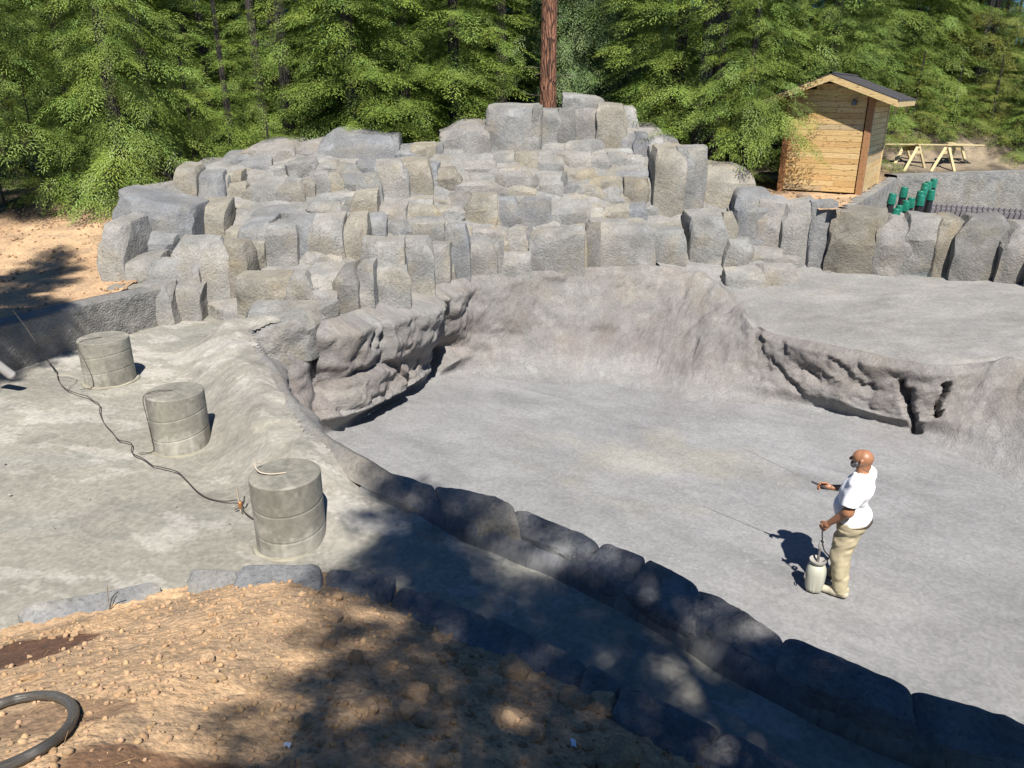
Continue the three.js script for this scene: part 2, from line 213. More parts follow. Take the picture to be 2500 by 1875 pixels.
// ------------------------------------------------------------------ the slab the concrete piers stand on, running into the channel behind the kerb
const slabPoly = [[-9.4, 3.6], [-9.75, 6.4], [-8.6, 8.2], [-7.42, 10.4], [-6.6, 12.3], [-5.6, 14.2], [-3.2, 13.6], [-2.85, 12.3], [-3.15, 11.98], [-3.45, 11.78], [-3.75, 11.55], [-4.0, 11.35], [-3.2, 9.6], [-2.2, 7.5], [-1.42, 6.66], [-0.78, 6.22], [0.7, 5.35], [1.38, 4.75], [1.9, 4.2], [2.6, 3.8], [4.4, 3.0], [6, 4], [6.6, 1.5], [3.5, 1.5], ...curbOut.map(([x, f]) => [x - 0.05, f - 0.25]), [-5.2, 3.8]];
const lipLine = rim.slice(0, 4).map(([x, f]) => [x, f]);
{
  const c = 0.055, x0 = -9.6, f0 = 1.4, nx = 300, nf = 222;
  const y = (x, f) => { const d = lineDist(x, f, lipLine); const n = fbm(x * 0.9, 4, f * 0.9, 4); const far = sstep(0.05, 0.5, d); return SLAB + 0.03 * n * far + 0.012 * fbm(x * 3, 2, f * 9, 3) * far + lerp(0.35, 1, sstep(0.3, 1.3, Math.hypot(x + 1.0, f - 6.5))) * (0.385 * sstep(1.25 + 0.3 * fbm(x * 1.1, 9, f * 1.1, 2), 0.36, d) - 0.045 * sstep(0.3, 0.05, d)) * (1 + 0.35 * far * fbm(x * 1.4, 5, f * 1.4, 3)) + 0.03 * fbm(x * 5, 3, f * 5, 4) * sstep(1.1, 0.6, d); };
  const g = gridSheet(nx, nf, (i, j) => { const x = x0 + i * c, f = f0 + j * c; return V(x, y(x, f), -f); }, (i, j, p) => [p.x * 0.92 + p.z * 0.4, p.z * 0.92 - p.x * 0.4], (i, j) => inPoly(x0 + (i + 0.5) * c, f0 + (j + 0.5) * c, slabPoly));
  const st = stain('g', 0.35);
  struct('slab', paint(g, (x, yy, z) => { const d = lineDist(x, -z, lipLine), t = sstep(1.15, 0.9, d + 0.35 * fbm(x * 2, 4, z * 2, 3)); const n = fbm(x * 0.8, 6, z * 0.8, 4), s = st(x, yy, z); const wetBlue = sstep(0.05, 0.35, fbm(x * 0.7 + 30, 2, z * 1.6, 4)) * 0.4;
    let c = [0.44, 0.43, 0.398].map((v) => v * (1 + 0.22 * n)); c = c.map((v, k) => lerp(v, [0.37, 0.385, 0.385][k], wetBlue)); return c.map((v, k) => lerp(v, s[k] * 1.22, t)); }), slabMat);
}
// ------------------------------------------------------------------ the pool: floor, coved walls, and the cracks cut into them
const cracks = [ // cut where the photograph shows them: [half width in px, depth in metres, points...]
  [2, 0.12, [1220, 812], [1250, 809], [1275, 813]], [2.5, 0.1, [1322, 750], [1340, 768], [1364, 797]], [2, 0.1, [1458, 806], [1485, 808], [1512, 814]], [3.5, 0.16, [1902, 888], [1922, 920], [1954, 955]], [3, 0.16, [2051, 874], [2092, 924], [2130, 934]],
  [2.5, 0.1, [1970, 903], [2004, 916]], [2.5, 0.1, [2010, 900], [2036, 928], [2070, 932]], [3, 0.12, [1862, 812], [1872, 850], [1886, 896]], [9, 0.3, [2204, 928], [2214, 970], [2226, 1010], [2240, 1056]], [5, 0.3, [2298, 940], [2292, 980], [2286, 1018]], [3.5, 0.14, [1905, 812], [1925, 845]],
  [2.5, 0.08, [1500, 700], [1560, 690], [1620, 700]], [2.5, 0.08, [1330, 680], [1420, 690]], [3, 0.1, [1560, 905], [1600, 890]], [3, 0.1, [2370, 1500], [2400, 1560], [2430, 1580]],
];
function toPixel(x, y, z) { const dy = y - EYE, c = Math.cos(PITCH), s = Math.sin(PITCH); const d = -z * c - dy * s, v = -z * s * -1 * -1; const up = dy * c + -z * s; return [1250 + FOCAL * x / d, 937.5 - FOCAL * up / d]; }
function crackAt(x, y, z) {   // thin ones are broken edges: sharp on one side, weathered out on the other; the two wide ones are open clefts
  const [px, py] = toPixel(x, y, z); let cut = 0; const jx = fbm(px / 26, py / 26, 2, 5), jy = fbm(px / 26, py / 26, 8, 5);
  for (const [w, dep, ...pts] of cracks) {
    const k = w > 4 ? 16 : 10, qx = px + k * jx, qy = py + k * jy, d = lineDist(qx, qy, pts); if (d > 40) continue;
    if (w > 4) { cut = Math.max(cut, dep * (1 - sstep(w * 0.1, w * 1.7, d))); continue; }
    const a = pts[0], c = pts[pts.length - 1], side = (c[0] - a[0]) * (qy - a[1]) - (c[1] - a[1]) * (qx - a[0]) > 0; cut = Math.max(cut, 0.55 * dep * (side ? (1 - sstep(2, 34, d)) : (1 - sstep(0, 3, d))) * (0.6 + 0.8 * Math.abs(jx)));
  }
  return cut;
}
const rough = (x, y, z, wallness) => wallness * (0.17 * fbm(x * 0.75, y * 0.75, z * 0.75, 3) + 0.11 * (Math.abs(noise3(x * 1.5 + 4, y * 1.5, z * 1.5)) - 0.3) + 0.07 * fbm(x * 4, y * 4, z * 4, 4) + 0.035 * fbm(x * 11, y * 11, z * 11, 3) + 0.05 * Math.max(0, Math.abs(noise3(x * 3.1, y * 3.1 + 9, z * 3.1)) - 0.35)) + 0.02 * fbm(x * 0.8, y, z * 0.8, 3) + 0.008 * fbm(x * 7, y * 7, z * 7, 3);
const poolStain = stain('g', 0.8);
const poolColor = (x, y, z) => {
  const s = poolStain(x * 0.8, y * 0.8, z * 0.8), f = -z, n = fbm(x * 1.2, 3, z * 1.2, 4); const low = 1 - sstep(FLOOR + 0.05, FLOOR + 0.9, y);
  const yel = sstep(1.0, 0.4, Math.hypot((x - 1.9) / 2.0, (f - 10.6) / 1.1) + n * 0.9) * 0.38, pink = sstep(0.05, 0.4, fbm(x * 0.6 + 7, 1, z * 0.6, 3)) * 0.3 * sstep(10, 12.5, f + n);
  let c = s.map((v, k) => lerp(v, [0.385, 0.386, 0.388][k] * (1 + 0.12 * n + 0.10 * fbm(x * 0.5, 8, z * 1.1, 4)), low * 0.92)); c = c.map((v, k) => lerp(v, [0.385, 0.345, 0.34][k], pink)); const dye = sstep(FLOOR + 0.12, FLOOR + 0.5, y + 0.3 * n) * (0.55 + 0.6 * fbm(x * 1.1, y * 1.1, z * 1.1, 4)) * lerp(0.6, 1.25, sstep(-1.4, -2.1, y + 0.4 * n)); c = c.map((v, k) => lerp(v, [0.292, 0.262, 0.25][k] * (1 + 0.2 * fbm(x * 3, y * 3, z * 3, 3)), clamp(dye, 0, 0.9))); c = c.map((v, k) => lerp(v, [0.50, 0.475, 0.37][k], yel * low)); return c;
};
{
  const FOLD = [[0.05, 0.012], [0.11, 0.01], [0.18, -0.03], [0.26, -0.12]];   // the rim laps a little over what lies outside it
  const N = 1200, M = 54, MM = M + FOLD.length, closed = (pts) => new THREE.CatmullRomCurve3(pts.map((p) => V(p[0], p[2] ?? FLOOR, -p[1])), true, 'centripetal');
  const R = closed(rim), Fo = closed(foot), T = [], B = [], wt = [];
  for (let i = 0; i <= N; i++) { const t = (i % N) / N, k = t * rim.length, a = rim[Math.floor(k) % rim.length], c = rim[(Math.floor(k) + 1) % rim.length]; T.push(R.getPoint(t)); B.push(Fo.getPoint(t)); wt.push([3, 4, 5].map((w) => lerp(a[w], c[w], k % 1))); }
  const base = [], arc = [0];
  for (let i = 0; i <= N; i++) {
    const b = B[i], t = T[i], row = [], [, fold, soft] = wt[i], hk = sstep(0.7, 1.6, Math.hypot(t.x - b.x, t.z - b.z)), h1 = lerp(lerp(0.72, 0.52, hk), 0.35, soft), h2 = lerp(lerp(0.96, 0.84, hk), 0.66, soft), up = lerp(lerp(0.42, 0.55, hk), 0.97, soft);
    const p1 = V(lerp(b.x, t.x, h1), FLOOR + 0.02, lerp(b.z, t.z, h1)), p2 = V(lerp(b.x, t.x, h2), lerp(FLOOR, t.y, up), lerp(b.z, t.z, h2)), c = new THREE.CubicBezierCurve3(b, p1, p2, t), dir = V(t.x - b.x, 0, t.z - b.z).normalize();
    for (let j = 0; j <= M; j++) row.push(c.getPoint(j / M)); for (const [o, h] of FOLD) row.push(V(t.x + dir.x * o * fold, t.y + h * fold, t.z + dir.z * o * fold)); base.push(row); if (i) arc.push(arc[i - 1] + T[i].distanceTo(T[i - 1]));
  }
  const wall = gridSheet(N, MM, (i, j) => base[i][j], (i, j) => [arc[i], base[i].slice(0, j + 1).reduce((s, p, k, a) => k ? s + p.distanceTo(a[k - 1]) : 0, 0)]);
  const p = wall.attributes.position, n = wall.attributes.normal, W = N + 1;
  const moved = new Float32Array(p.count * 3);
  for (let k = 0; k < p.count; k++) {
    const i = k % W, j = Math.floor(k / W), kn = i === N ? j * W : k; const x = p.getX(kn), y = p.getY(kn), z = p.getZ(kn), nv = V(n.getX(kn), n.getY(kn), n.getZ(kn)); if (nv.y < 0 && j < 4) nv.negate();
    const inw = V(B[0].x, 0, B[0].z); const towards = V(1.8 - x, 0, -9.5 - z).normalize(); if (nv.dot(V(towards.x, 0.3, towards.z)) < 0) nv.negate();
    const q = Math.min(1, j / M), wallness = sstep(0.0, 0.45, q) * sstep(1.0, 0.95, q); let d = rough(x, y, z, wallness * (0.5 + 0.7 * wt[i][0])); { const [e1] = worley(arc[i] / 0.62 + 0.3 * fbm(arc[i] * 1.5, y * 2, 21, 3) + 80, y / 0.5 + z * 0.3 + 0.3 * fbm(arc[i] * 1.5, y * 2, 31, 3) + 80, 4096, 11); d += wallness * (0.35 + 0.65 * Math.min(1, wt[i][0] * 2)) * 0.13 * (Math.sqrt(Math.max(0, 1 - (e1 / 0.8) ** 2)) - 0.6); } const rel = wt[i][0] * sstep(0.15, 0.33, q) * sstep(1.0, 0.93, q); if (rel > 0 && j <= M) { const [d1, d2] = worley(arc[i] / 1.6 + 0.25 * fbm(arc[i] * 1.2, y, 3, 3) + 40, y / 2.6 + 0.2 * fbm(arc[i], y * 2, 9, 3) + 40, 4096); d += rel * (0.82 * Math.sqrt(Math.max(0, 1 - (d1 / 0.85) ** 2)) - 0.16 * sstep(0.14, 0.0, d2 - d1) * wt[i][0] - 0.16); } if (j > M) { moved[k * 3] = x; moved[k * 3 + 1] = y + 0.02 * fbm(x * 3, 1, z * 3, 3); moved[k * 3 + 2] = z; continue; } if (q > 0.06 && q < 0.98) d -= crackAt(x, y, z);
    moved[k * 3] = x + nv.x * d; moved[k * 3 + 1] = y + nv.y * d; moved[k * 3 + 2] = z + nv.z * d;
  }
  wall.setAttribute('position', new THREE.BufferAttribute(moved, 3));
  const K = 60, C = V(1.8, FLOOR, -9.5);
  const floor = gridSheet(N / 3, K, (i, j) => { const b = B[i * 3], t = 1 - j / K, x = lerp(C.x, b.x, t), z = lerp(C.z, b.z, t); return V(x, FLOOR + rough(x, FLOOR, z, 0), z); }, (i, j, q) => [q.x * 0.8 + q.z * 0.6, q.z * 0.8 - q.x * 0.6]);
  for (const g of [wall, floor]) { // every face looks up or towards the middle of the pool
    g.computeVertexNormals(); const nn = g.attributes.normal; let up = 0; for (let k = 0; k < nn.count; k += 7) up += nn.getY(k); if (up < 0) { const a = g.index.array; for (let k = 0; k < a.length; k += 3) { const s = a[k]; a[k] = a[k + 1]; a[k + 1] = s; } g.computeVertexNormals(); }
  }
  struct('pool_basin', paint(wall, poolColor), poolMat); struct('pool_floor', paint(floor, poolColor), floorMat);
}
{ // the shallow shelf on the right, from the pool's edge back to the boulder wall
  const front = resample(rim.slice(10, 20).map(([x, f, y]) => V(x, y, -f)), 240), back = resample([[3.0, 17.4, -1.1], [4.4, 17.3, -1.2], [5.6, 17.4, -1.3], [7, 16.9, -1.38], [8.7, 16.3, -1.4], [10.5, 15.8, -1.4], [13, 15, -1.4], [15.5, 12.5, -1.45], [15, 8, -1.45], [11, 4, -1.3]].map(([x, f, y]) => V(x, y, -f)), 240);
  const g = gridSheet(240, 90, (i, j) => { const p = front[i].clone().lerp(back[i], j / 90); p.y += 0.05 * fbm(p.x * 0.7, 2, p.z * 0.7, 4) * Math.min(1, j / 8) + 0.02 * fbm(p.x * 4, 2, p.z * 4, 3) - 0.05 * sstep(5, 0, j) + 0.02 - (j > 2 && j < 88 ? crackAt(p.x, p.y, p.z) * 0.35 : 0); return p; });
  const a = g.index.array; for (let k = 0; k < a.length; k += 3) { const s = a[k]; a[k] = a[k + 1]; a[k + 1] = s; } g.computeVertexNormals(); if (g.attributes.normal.getY(120 + 241 * 40) < 0) { for (let k = 0; k < a.length; k += 3) { const s = a[k]; a[k] = a[k + 1]; a[k + 1] = s; } g.computeVertexNormals(); }
  struct('pool_shelf', paint(g, (x, y, z) => { const s = poolStain(x, y, z), n = fbm(x * 1.5, 1, z * 1.5, 4); return s.map((v, k) => lerp(v, [0.375, 0.362, 0.345][k] * (1 + 0.2 * n), 0.6)); }), floorMat);
}
{ // the bed behind the boulder wall
  const g = gridSheet(60, 50, (i, j) => { const x = 6.2 + i * 0.27, f = 14.6 + j * 0.23; return V(x, -1.3 + 0.03 * fbm(x, 3, f, 3), -f); }, null, (i, j) => inPoly(6.2 + (i + 0.5) * 0.27, 14.6 + (j + 0.5) * 0.23, [[7.4, 17.3], [11.3, 23.2], [15.8, 24.7], [22.5, 26.4], [22, 16], [15, 15.9], [9, 16.9]]));
  struct('gravel_bed', paint(g, (x, y, z) => { const n = fbm(x * 3, 1, z * 3, 3); return [0.36, 0.33, 0.28].map((v) => v * (1 + 0.3 * n)); }), dirtMat);
}
// ------------------------------------------------------------------ hewn stones: a block between four plan corners, chipped by planes, roughened, with its own stain
// plan: [frontLeft, frontRight, backRight, backLeft] as [x, metres ahead]; tops: heights over the same corners
function stoneGeo(plan, bottom, tops, o = {}) {
  const { facets = 2, bulge = 0.1, cuts = 4, cutDepth = 0.12, noise = 0.03, taper = 0.05, round = 44, tone = 'g', lean = 0, na = 12, nb = 9, nc = 7, grain = 1, belly = 0, cutX = 1, bevel = 0 } = o;
  const g0 = new THREE.BoxGeometry(2, 2, 2, na, nb, nc); const p = g0.attributes.position, q = V();
  const W = Math.hypot(plan[1][0] - plan[0][0], plan[1][1] - plan[0][1]), D = Math.hypot(plan[3][0] - plan[0][0], plan[3][1] - plan[0][1]), H = Math.max(...tops) - bottom, S = Math.min(W, H, D);
  const fx = [-1], fb = [0]; for (let i = 1; i < facets; i++) { fx.push(-1 + 2 * i / facets + rr(-0.25, 0.25) / facets); fb.push(rr(0.4, 1) * bulge * W); } fx.push(1); fb.push(0);
  const front = (a) => { for (let i = 0; i + 1 < fx.length; i++) if (a <= fx[i + 1]) return lerp(fb[i], fb[i + 1], (a - fx[i]) / (fx[i + 1] - fx[i])); return 0; };
  const cx = plan.reduce((s, v) => s + v[0], 0) / 4, cf = plan.reduce((s, v) => s + v[1], 0) / 4;
  const planes = []; for (let i = 0; i < cuts; i++) { const th = rr(-0.2, Math.PI + 0.2); const n = V(Math.cos(th) * rr(0.4, 1) * cutX, rr(0.25, 0.9) * (rnd() < 0.85 ? 1 : -0.4), Math.sin(th)).normalize(); planes.push([n, 1 - rr(0.3, 1) * cutDepth]); }
  if (bevel) for (let i = 0; i < 2; i++) planes.push([V(rr(-0.35, 0.35), rr(0.6, 0.9), rr(0.45, 0.8)).normalize(), 1 - rr(0.3, 1) * bevel]); const ox = rr(-50, 50), pts = [];
  const squash = (t) => Math.sign(t) * (1 - (1 - Math.abs(t)) ** 1.9);
  for (let i = 0; i < p.count; i++) {
    q.set(squash(p.getX(i)), squash(p.getY(i)), squash(p.getZ(i)));
    const m = Math.max(Math.abs(q.x), Math.abs(q.y), Math.abs(q.z)), l = (Math.abs(q.x) ** round + Math.abs(q.y) ** round + Math.abs(q.z) ** round) ** (1 / round); q.multiplyScalar(m / l);
    for (const [n, d] of planes) { const far = Math.abs(n.x) + Math.abs(n.y) + Math.abs(n.z), over = q.dot(n) - d * far * 0.92; if (over > 0) q.addScaledVector(n, -over); }
    const a = (q.x + 1) / 2, b = (q.y + 1) / 2, c = (1 - q.z) / 2;              // across, up, back
    let x = lerp(lerp(plan[0][0], plan[1][0], a), lerp(plan[3][0], plan[2][0], a), c), f = lerp(lerp(plan[0][1], plan[1][1], a), lerp(plan[3][1], plan[2][1], a), c);
    const dx = (plan[3][0] - plan[0][0]) / D, df = (plan[3][1] - plan[0][1]) / D, k = front(q.x) * (1 - c) ; x -= dx * k; f -= df * k;
    const tp = taper * (b - 0.2); x = lerp(x, cx, tp); f = lerp(f, cf, tp); f -= lean * b * (1 - c * 0.5) + belly * Math.sin(Math.PI * clamp(b * 0.9 + 0.1, 0, 1)) * (1 - c);
    const top = lerp(lerp(tops[0], tops[1], a), lerp(tops[3], tops[2], a), c), y = lerp(bottom, top, b);
    const e = noise * Math.min(1, S * 1.6), u = V(fbm(x * 2.6 + ox, y * 2.6, f * 2.6, 4), fbm(x * 2.6, y * 2.6 + ox, f * 2.6, 4) * 0.6, fbm(x * 2.6, y * 2.6, f * 2.6 + ox, 4)).multiplyScalar(e * 3.2);
    pts.push(x + u.x, y + u.y, -f + u.z);
  }
  g0.setAttribute('position', new THREE.Float32BufferAttribute(pts, 3)); g0.deleteAttribute('normal'); g0.deleteAttribute('uv');
  const g = boxUV(toCreasedNormals(mergeVertices(g0, 1e-4), 0.38), grain, rr(0, 3));
  return paint(g, stain(tone));
}
function stonePart(parent, plan, bottom, tops, o, mat = stoneMat, name = 'stone') {
  const g = stoneGeo(plan, bottom, tops, o); const cx = (plan[0][0] + plan[1][0] + plan[2][0] + plan[3][0]) / 4, cz = -(plan[0][1] + plan[1][1] + plan[2][1] + plan[3][1]) / 4;
  g.translate(-cx - parent.position.x * 0, -bottom, -cz); const m = part(name, g, mat, parent, [cx - parent.position.x, bottom - parent.position.y, cz - parent.position.z]); return m;
}
// how far away the stepped rock stands: [source px x, base y, metres at the base, top y, metres at the top]
const steps = [[240, 680, 13.2, 450, 15], [500, 735, 13.6, 400, 18], [650, 790, 12.7, 350, 19], [850, 780, 12.8, 340, 19], [980, 725, 14.2, 350, 19], [1130, 680, 15.7, 350, 19], [1340, 665, 16.1, 340, 19.3], [1600, 645, 16.9, 340, 19.3], [1760, 640, 17.2, 450, 18.6], [1850, 735, 15.6, 470, 18.6], [1950, 700, 16.4, 480, 18.6], [2060, 660, 16.7, 500, 18.2]];
function stepDist(px, py) {
  let i = 0; while (i < steps.length - 2 && px > steps[i + 1][0]) i++; const a = steps[i], b = steps[i + 1], t = clamp((px - a[0]) / (b[0] - a[0]), 0, 1), [, yb, fb, yt, ft] = a.map((v, k) => lerp(v, b[k], t));
  return lerp(fb, ft, clamp((yb - py) / (yb - yt), -0.25, 1.12));
}
function frontRow(px, py) { let i = 0; while (i < steps.length - 2 && px > steps[i + 1][0]) i++; const a = steps[i], b = steps[i + 1], t = clamp((px - a[0]) / (b[0] - a[0]), 0, 1); return px > 640 && px < 1800 && py > lerp(a[1], b[1], t) - 42; }
const CROPS = { A: [220, 260], B: [700, 260], C: [1150, 200], D: [1600, 300] }, CS = 500 / 1659;
const waterfall = thing('rock_waterfall', 'wide stepped rock waterfall of grey and ochre basalt blocks above the empty pool', 'rock formation', [0, -1.2, -16.5]);
{ // cement core behind the blocks
  const cols = 110, rows = 44;
  const g = gridSheet(cols, rows, (i, j) => {
    const px = lerp(330, 2030, i / cols), t = j / rows; let k = 0; while (k < steps.length - 2 && px > steps[k + 1][0]) k++; const a = steps[k], b = steps[k + 1], s = clamp((px - a[0]) / (b[0] - a[0]), 0, 1), yb = lerp(a[1], b[1], s), yt = lerp(a[3], b[3], s);
    if (t < 0.78) { const py = lerp(yb + 20, yt + 22, t / 0.78); const p = atF(px, py, stepDist(px, py) - 0.035); p.x += 0.1 * fbm(px / 40, py / 40, 1, 3); p.z += 0.12 * fbm(px / 30, py / 30, 5, 3); if (!j) p.y -= 0.6; return p.sub(waterfall.position); }
    const p = atF(px, yt + 22, stepDist(px, yt) + 0.5), u = (t - 0.78) / 0.22; p.z -= u * 1.6; p.y = lerp(p.y, groundY(p.x, -p.z) - 0.4, u); return p.sub(waterfall.position);
  });
  part('rock_core', paint(boxUV(g.toNonIndexed()), stain('g')), new THREE.MeshStandardMaterial({ ...{ color: CEMENT, vertexColors: true, map: cementMap, bumpMap: cementBump, bumpScale: 0.02, roughness: 0.93, side: THREE.DoubleSide } }), waterfall);
}
function cropBlocks(crop, list, o = {}) {
  const [ox, oy] = CROPS[crop];
  list.forEach(([tone, xl, xr, yl, yr, yb, yt, more]) => {
    const X = (v) => ox + v * CS, Y = (v) => oy + v * CS; const xc = X((xl + xr) / 2), fr = frontRow(xc, Y(yb)), f = stepDist(xc, Y(yb)) + (more?.f ?? 0) - (fr ? 0.2 : 0);
    const bl = atF(X(xl), Y(yb), f), br = atF(X(xr), Y(yb), f), tl = atF(X(xl), Y(yl), f), tr = atF(X(xr), Y(yr), f); const yTop = Math.max(tl.y, tr.y), w = br.x - bl.x;
    let d = more?.d ?? clamp((-atY(xc, Y(yt), Math.min(yTop + 0.02, EYE - 0.12)).z - f) * 0.9, 0.4, 1.5); if (yTop > EYE - 0.5) d = Math.min(d, 0.8); d = Math.max(d, Math.min(0.5, w));
    const skew = rr(-0.12, 0.12), sk = more?.skew ?? skew; const hgt = yTop - bl.y, backRise = rr(0.03, 0.2) * Math.min(d, 0.9) + (more?.rise ?? 0), xo = sk * d;
    const wx = Math.min(0.2, w * 0.15); bl.x -= wx; br.x += wx;
    const yaw = rr(-0.14, 0.14); const pl = [[bl.x, f + Math.max(0, yaw) * w], [br.x, f + Math.max(0, -yaw) * w], [br.x + xo - 0.04 * w, f + d], [bl.x + xo + 0.04 * w, f + d]];
    stonePart(waterfall, pl, Math.min(bl.y, br.y) - (more?.sink ?? (fr ? 0.2 : clamp(hgt * 0.6, 0.25, 0.5))), [tl.y, tr.y, tr.y + backRise, tl.y + backRise], { facets: w > 1.1 ? 3 : w > 0.45 ? 2 : 1, bulge: rr(0.08, 0.2), cuts: 6 + Math.floor(rnd() * 4), cutDepth: rr(0.12, 0.3), tone, noise: 0.021, bevel: rr(0.1, 0.3), lean: -rr(0.02, 0.16) * Math.min(1, hgt), taper: rr(0.02, 0.12), na: 15, nb: 12, ...more?.o });
  });
}
setSeed(77);
// each block: stain, left, right, top at the left and right of its front, foot of its front, back of its top (pixels of an enlarged part of the photograph)
cropBlocks('A', [
  ['b', 240, 745, 705, 840, 1090, 625], ['w', 705, 1040, 850, 835, 1070, 770, { o: { facets: 1 } }], ['p', 95, 250, 960, 1000, 1390, 850], ['b', 190, 605, 1015, 1035, 1165, 850], ['p', 70, 230, 1150, 1125, 1395, 1100], ['g', 200, 520, 1290, 1240, 1440, 1160], ['g', 470, 850, 1285, 1325, 1570, 1255], ['p', 690, 1100, 1105, 1115, 1570, 1065, { o: { taper: 0.03 } }], ['o', 1045, 1250, 1135, 1140, 1555, 1080, { skew: 0.2 }],
  ['w', 1150, 1385, 1110, 1110, 1355, 1095], ['w', 1025, 1290, 1015, 1000, 1100, 970], ['g', 950, 1190, 955, 935, 975, 870], ['g', 920, 1300, 850, 855, 925, 755], ['b', 1280, 1680, 850, 840, 915, 755], ['g', 1360, 1645, 990, 970, 1310, 890], ['b', 1200, 1380, 1000, 985, 1300, 900], ['b', 800, 1050, 565, 570, 790, 530], ['w', 690, 835, 500, 520, 740, 460], ['g', 1048, 1112, 590, 588, 740, 555], ['w', 1108, 1205, 560, 540, 690, 515], ['w', 1085, 1230, 640, 615, 745, 600], ['g', 1255, 1512, 660, 650, 775, 560], ['g', 1505, 1680, 650, 655, 785, 560],
  ['g', 830, 1105, 490, 490, 530, 455], ['g', 1050, 1430, 500, 520, 545, 462], ['b', 1220, 1450, 448, 440, 520, 420], ['k', 1250, 1612, 305, 300, 440, 265, { o: { cutDepth: 0.2 } }], ['b', 1070, 1275, 410, 392, 445, 360], ['p', 1425, 1690, 470, 478, 565, 430],
  ['g', 410, 640, 1480, 1470, 1680, 1440], ['g', 540, 850, 1425, 1500, 1640, 1385], ['g', 170, 430, 1540, 1500, 1700, 1460], ['g', 60, 330, 1490, 1500, 1640, 1440], ['w', 1230, 1640, 1400, 1385, 1670, 1320, { o: { facets: 3 } }],
]);
cropBlocks('B', [
  ['k', 0, 292, 320, 265, 390, 222, { o: { cutDepth: 0.3, cuts: 5 } }], ['b', 305, 850, 195, 262, 400, 158, { o: { cutDepth: 0.3, cuts: 5, facets: 3 } }], ['d', 812, 890, 272, 268, 335, 255], ['w', 300, 460, 345, 350, 390, 330], ['g', 458, 612, 362, 380, 405, 350], ['g', 690, 782, 375, 368, 420, 360], ['b', 770, 1042, 360, 352, 420, 320], ['w', 1030, 1212, 320, 312, 410, 292], ['d', 1200, 1262, 322, 315, 405, 300], ['g', 1258, 1412, 362, 352, 420, 330], ['k', 1280, 1605, 178, 162, 340, 138], ['g', 1550, 1700, 190, 182, 335, 152],
  ['g', 0, 202, 455, 450, 590, 412], ['g', 180, 352, 430, 418, 490, 388], ['g', 250, 402, 480, 462, 545, 448], ['g', 388, 592, 470, 480, 555, 440], ['b', 540, 752, 455, 450, 560, 412], ['p', 738, 962, 440, 450, 765, 415], ['w', 938, 1150, 470, 462, 715, 430, { o: { facets: 2, taper: 0.05 } }], ['b', 1110, 1232, 470, 480, 660, 430], ['o', 1190, 1390, 540, 520, 690, 500, { o: { cutDepth: 0.3 } }], ['k', 1388, 1655, 450, 432, 545, 380], ['g', 1400, 1690, 560, 548, 595, 525],
  ['w', 78, 212, 620, 592, 745, 570], ['g', 0, 132, 605, 620, 790, 580], ['g', 200, 332, 560, 552, 720, 540], ['w', 308, 447, 560, 550, 702, 530], ['b', 430, 592, 582, 590, 690, 560], ['g', 578, 752, 570, 552, 785, 538], ['k', 1280, 1690, 612, 620, 692, 582],
  ['g', 140, 462, 792, 788, 872, 722], ['d', 440, 552, 800, 790, 872, 780], ['w', 540, 712, 720, 702, 908, 688], ['p', 350, 562, 705, 702, 775, 688], ['k', 688, 947, 830, 828, 930, 762], ['g', 928, 1152, 760, 770, 832, 725], ['w', 938, 1222, 830, 828, 926, 800], ['g', 1208, 1422, 842, 822, 902, 770], ['g', 1150, 1302, 742, 722, 800, 700], ['d', 1300, 1492, 750, 742, 892, 690], ['w', 1470, 1680, 742, 740, 970, 732],
  ['b', 0, 205, 960, 958, 1260, 890], ['p', 200, 442, 950, 940, 1252, 872], ['w', 428, 625, 958, 935, 1252, 880], ['b', 590, 792, 920, 912, 1072, 895], ['b', 778, 1002, 950, 958, 1042, 930], ['g', 860, 1022, 1045, 1032, 1062, 1016], ['g', 1000, 1252, 950, 952, 1102, 920], ['w', 1048, 1232, 1070, 1060, 1122, 1040], ['w', 1198, 1312, 962, 950, 1150, 930], ['b', 1300, 1462, 980, 972, 1425, 940], ['w', 1408, 1502, 1020, 1012, 1112, 1000], ['g', 1478, 1690, 1002, 1012, 1072, 970],
  ['p', 110, 412, 1180, 1160, 1282, 1122, { d: 0.45 }], ['p', 636, 930, 1120, 1112, 1565, 1065, { o: { taper: 0.05 } }], ['g', 900, 1162, 1112, 1122, 1545, 1070], ['g', 1058, 1292, 1150, 1130, 1432, 1110], ['g', 1255, 1365, 1310, 1300, 1420, 1280], ['g', 1458, 1680, 1092, 1080, 1402, 1065],
  ['p', 95, 402, 1392, 1400, 1650, 1255], ['d', 388, 562, 1390, 1342, 1645, 1248], ['g', 548, 692, 1340, 1312, 1652, 1248], ['g', 645, 965, 1332, 1330, 1648, 1258], ['g', 170, 385, 1510, 1522, 1680, 1448], ['g', 20, 200, 1350, 1380, 1680, 1330],
]);
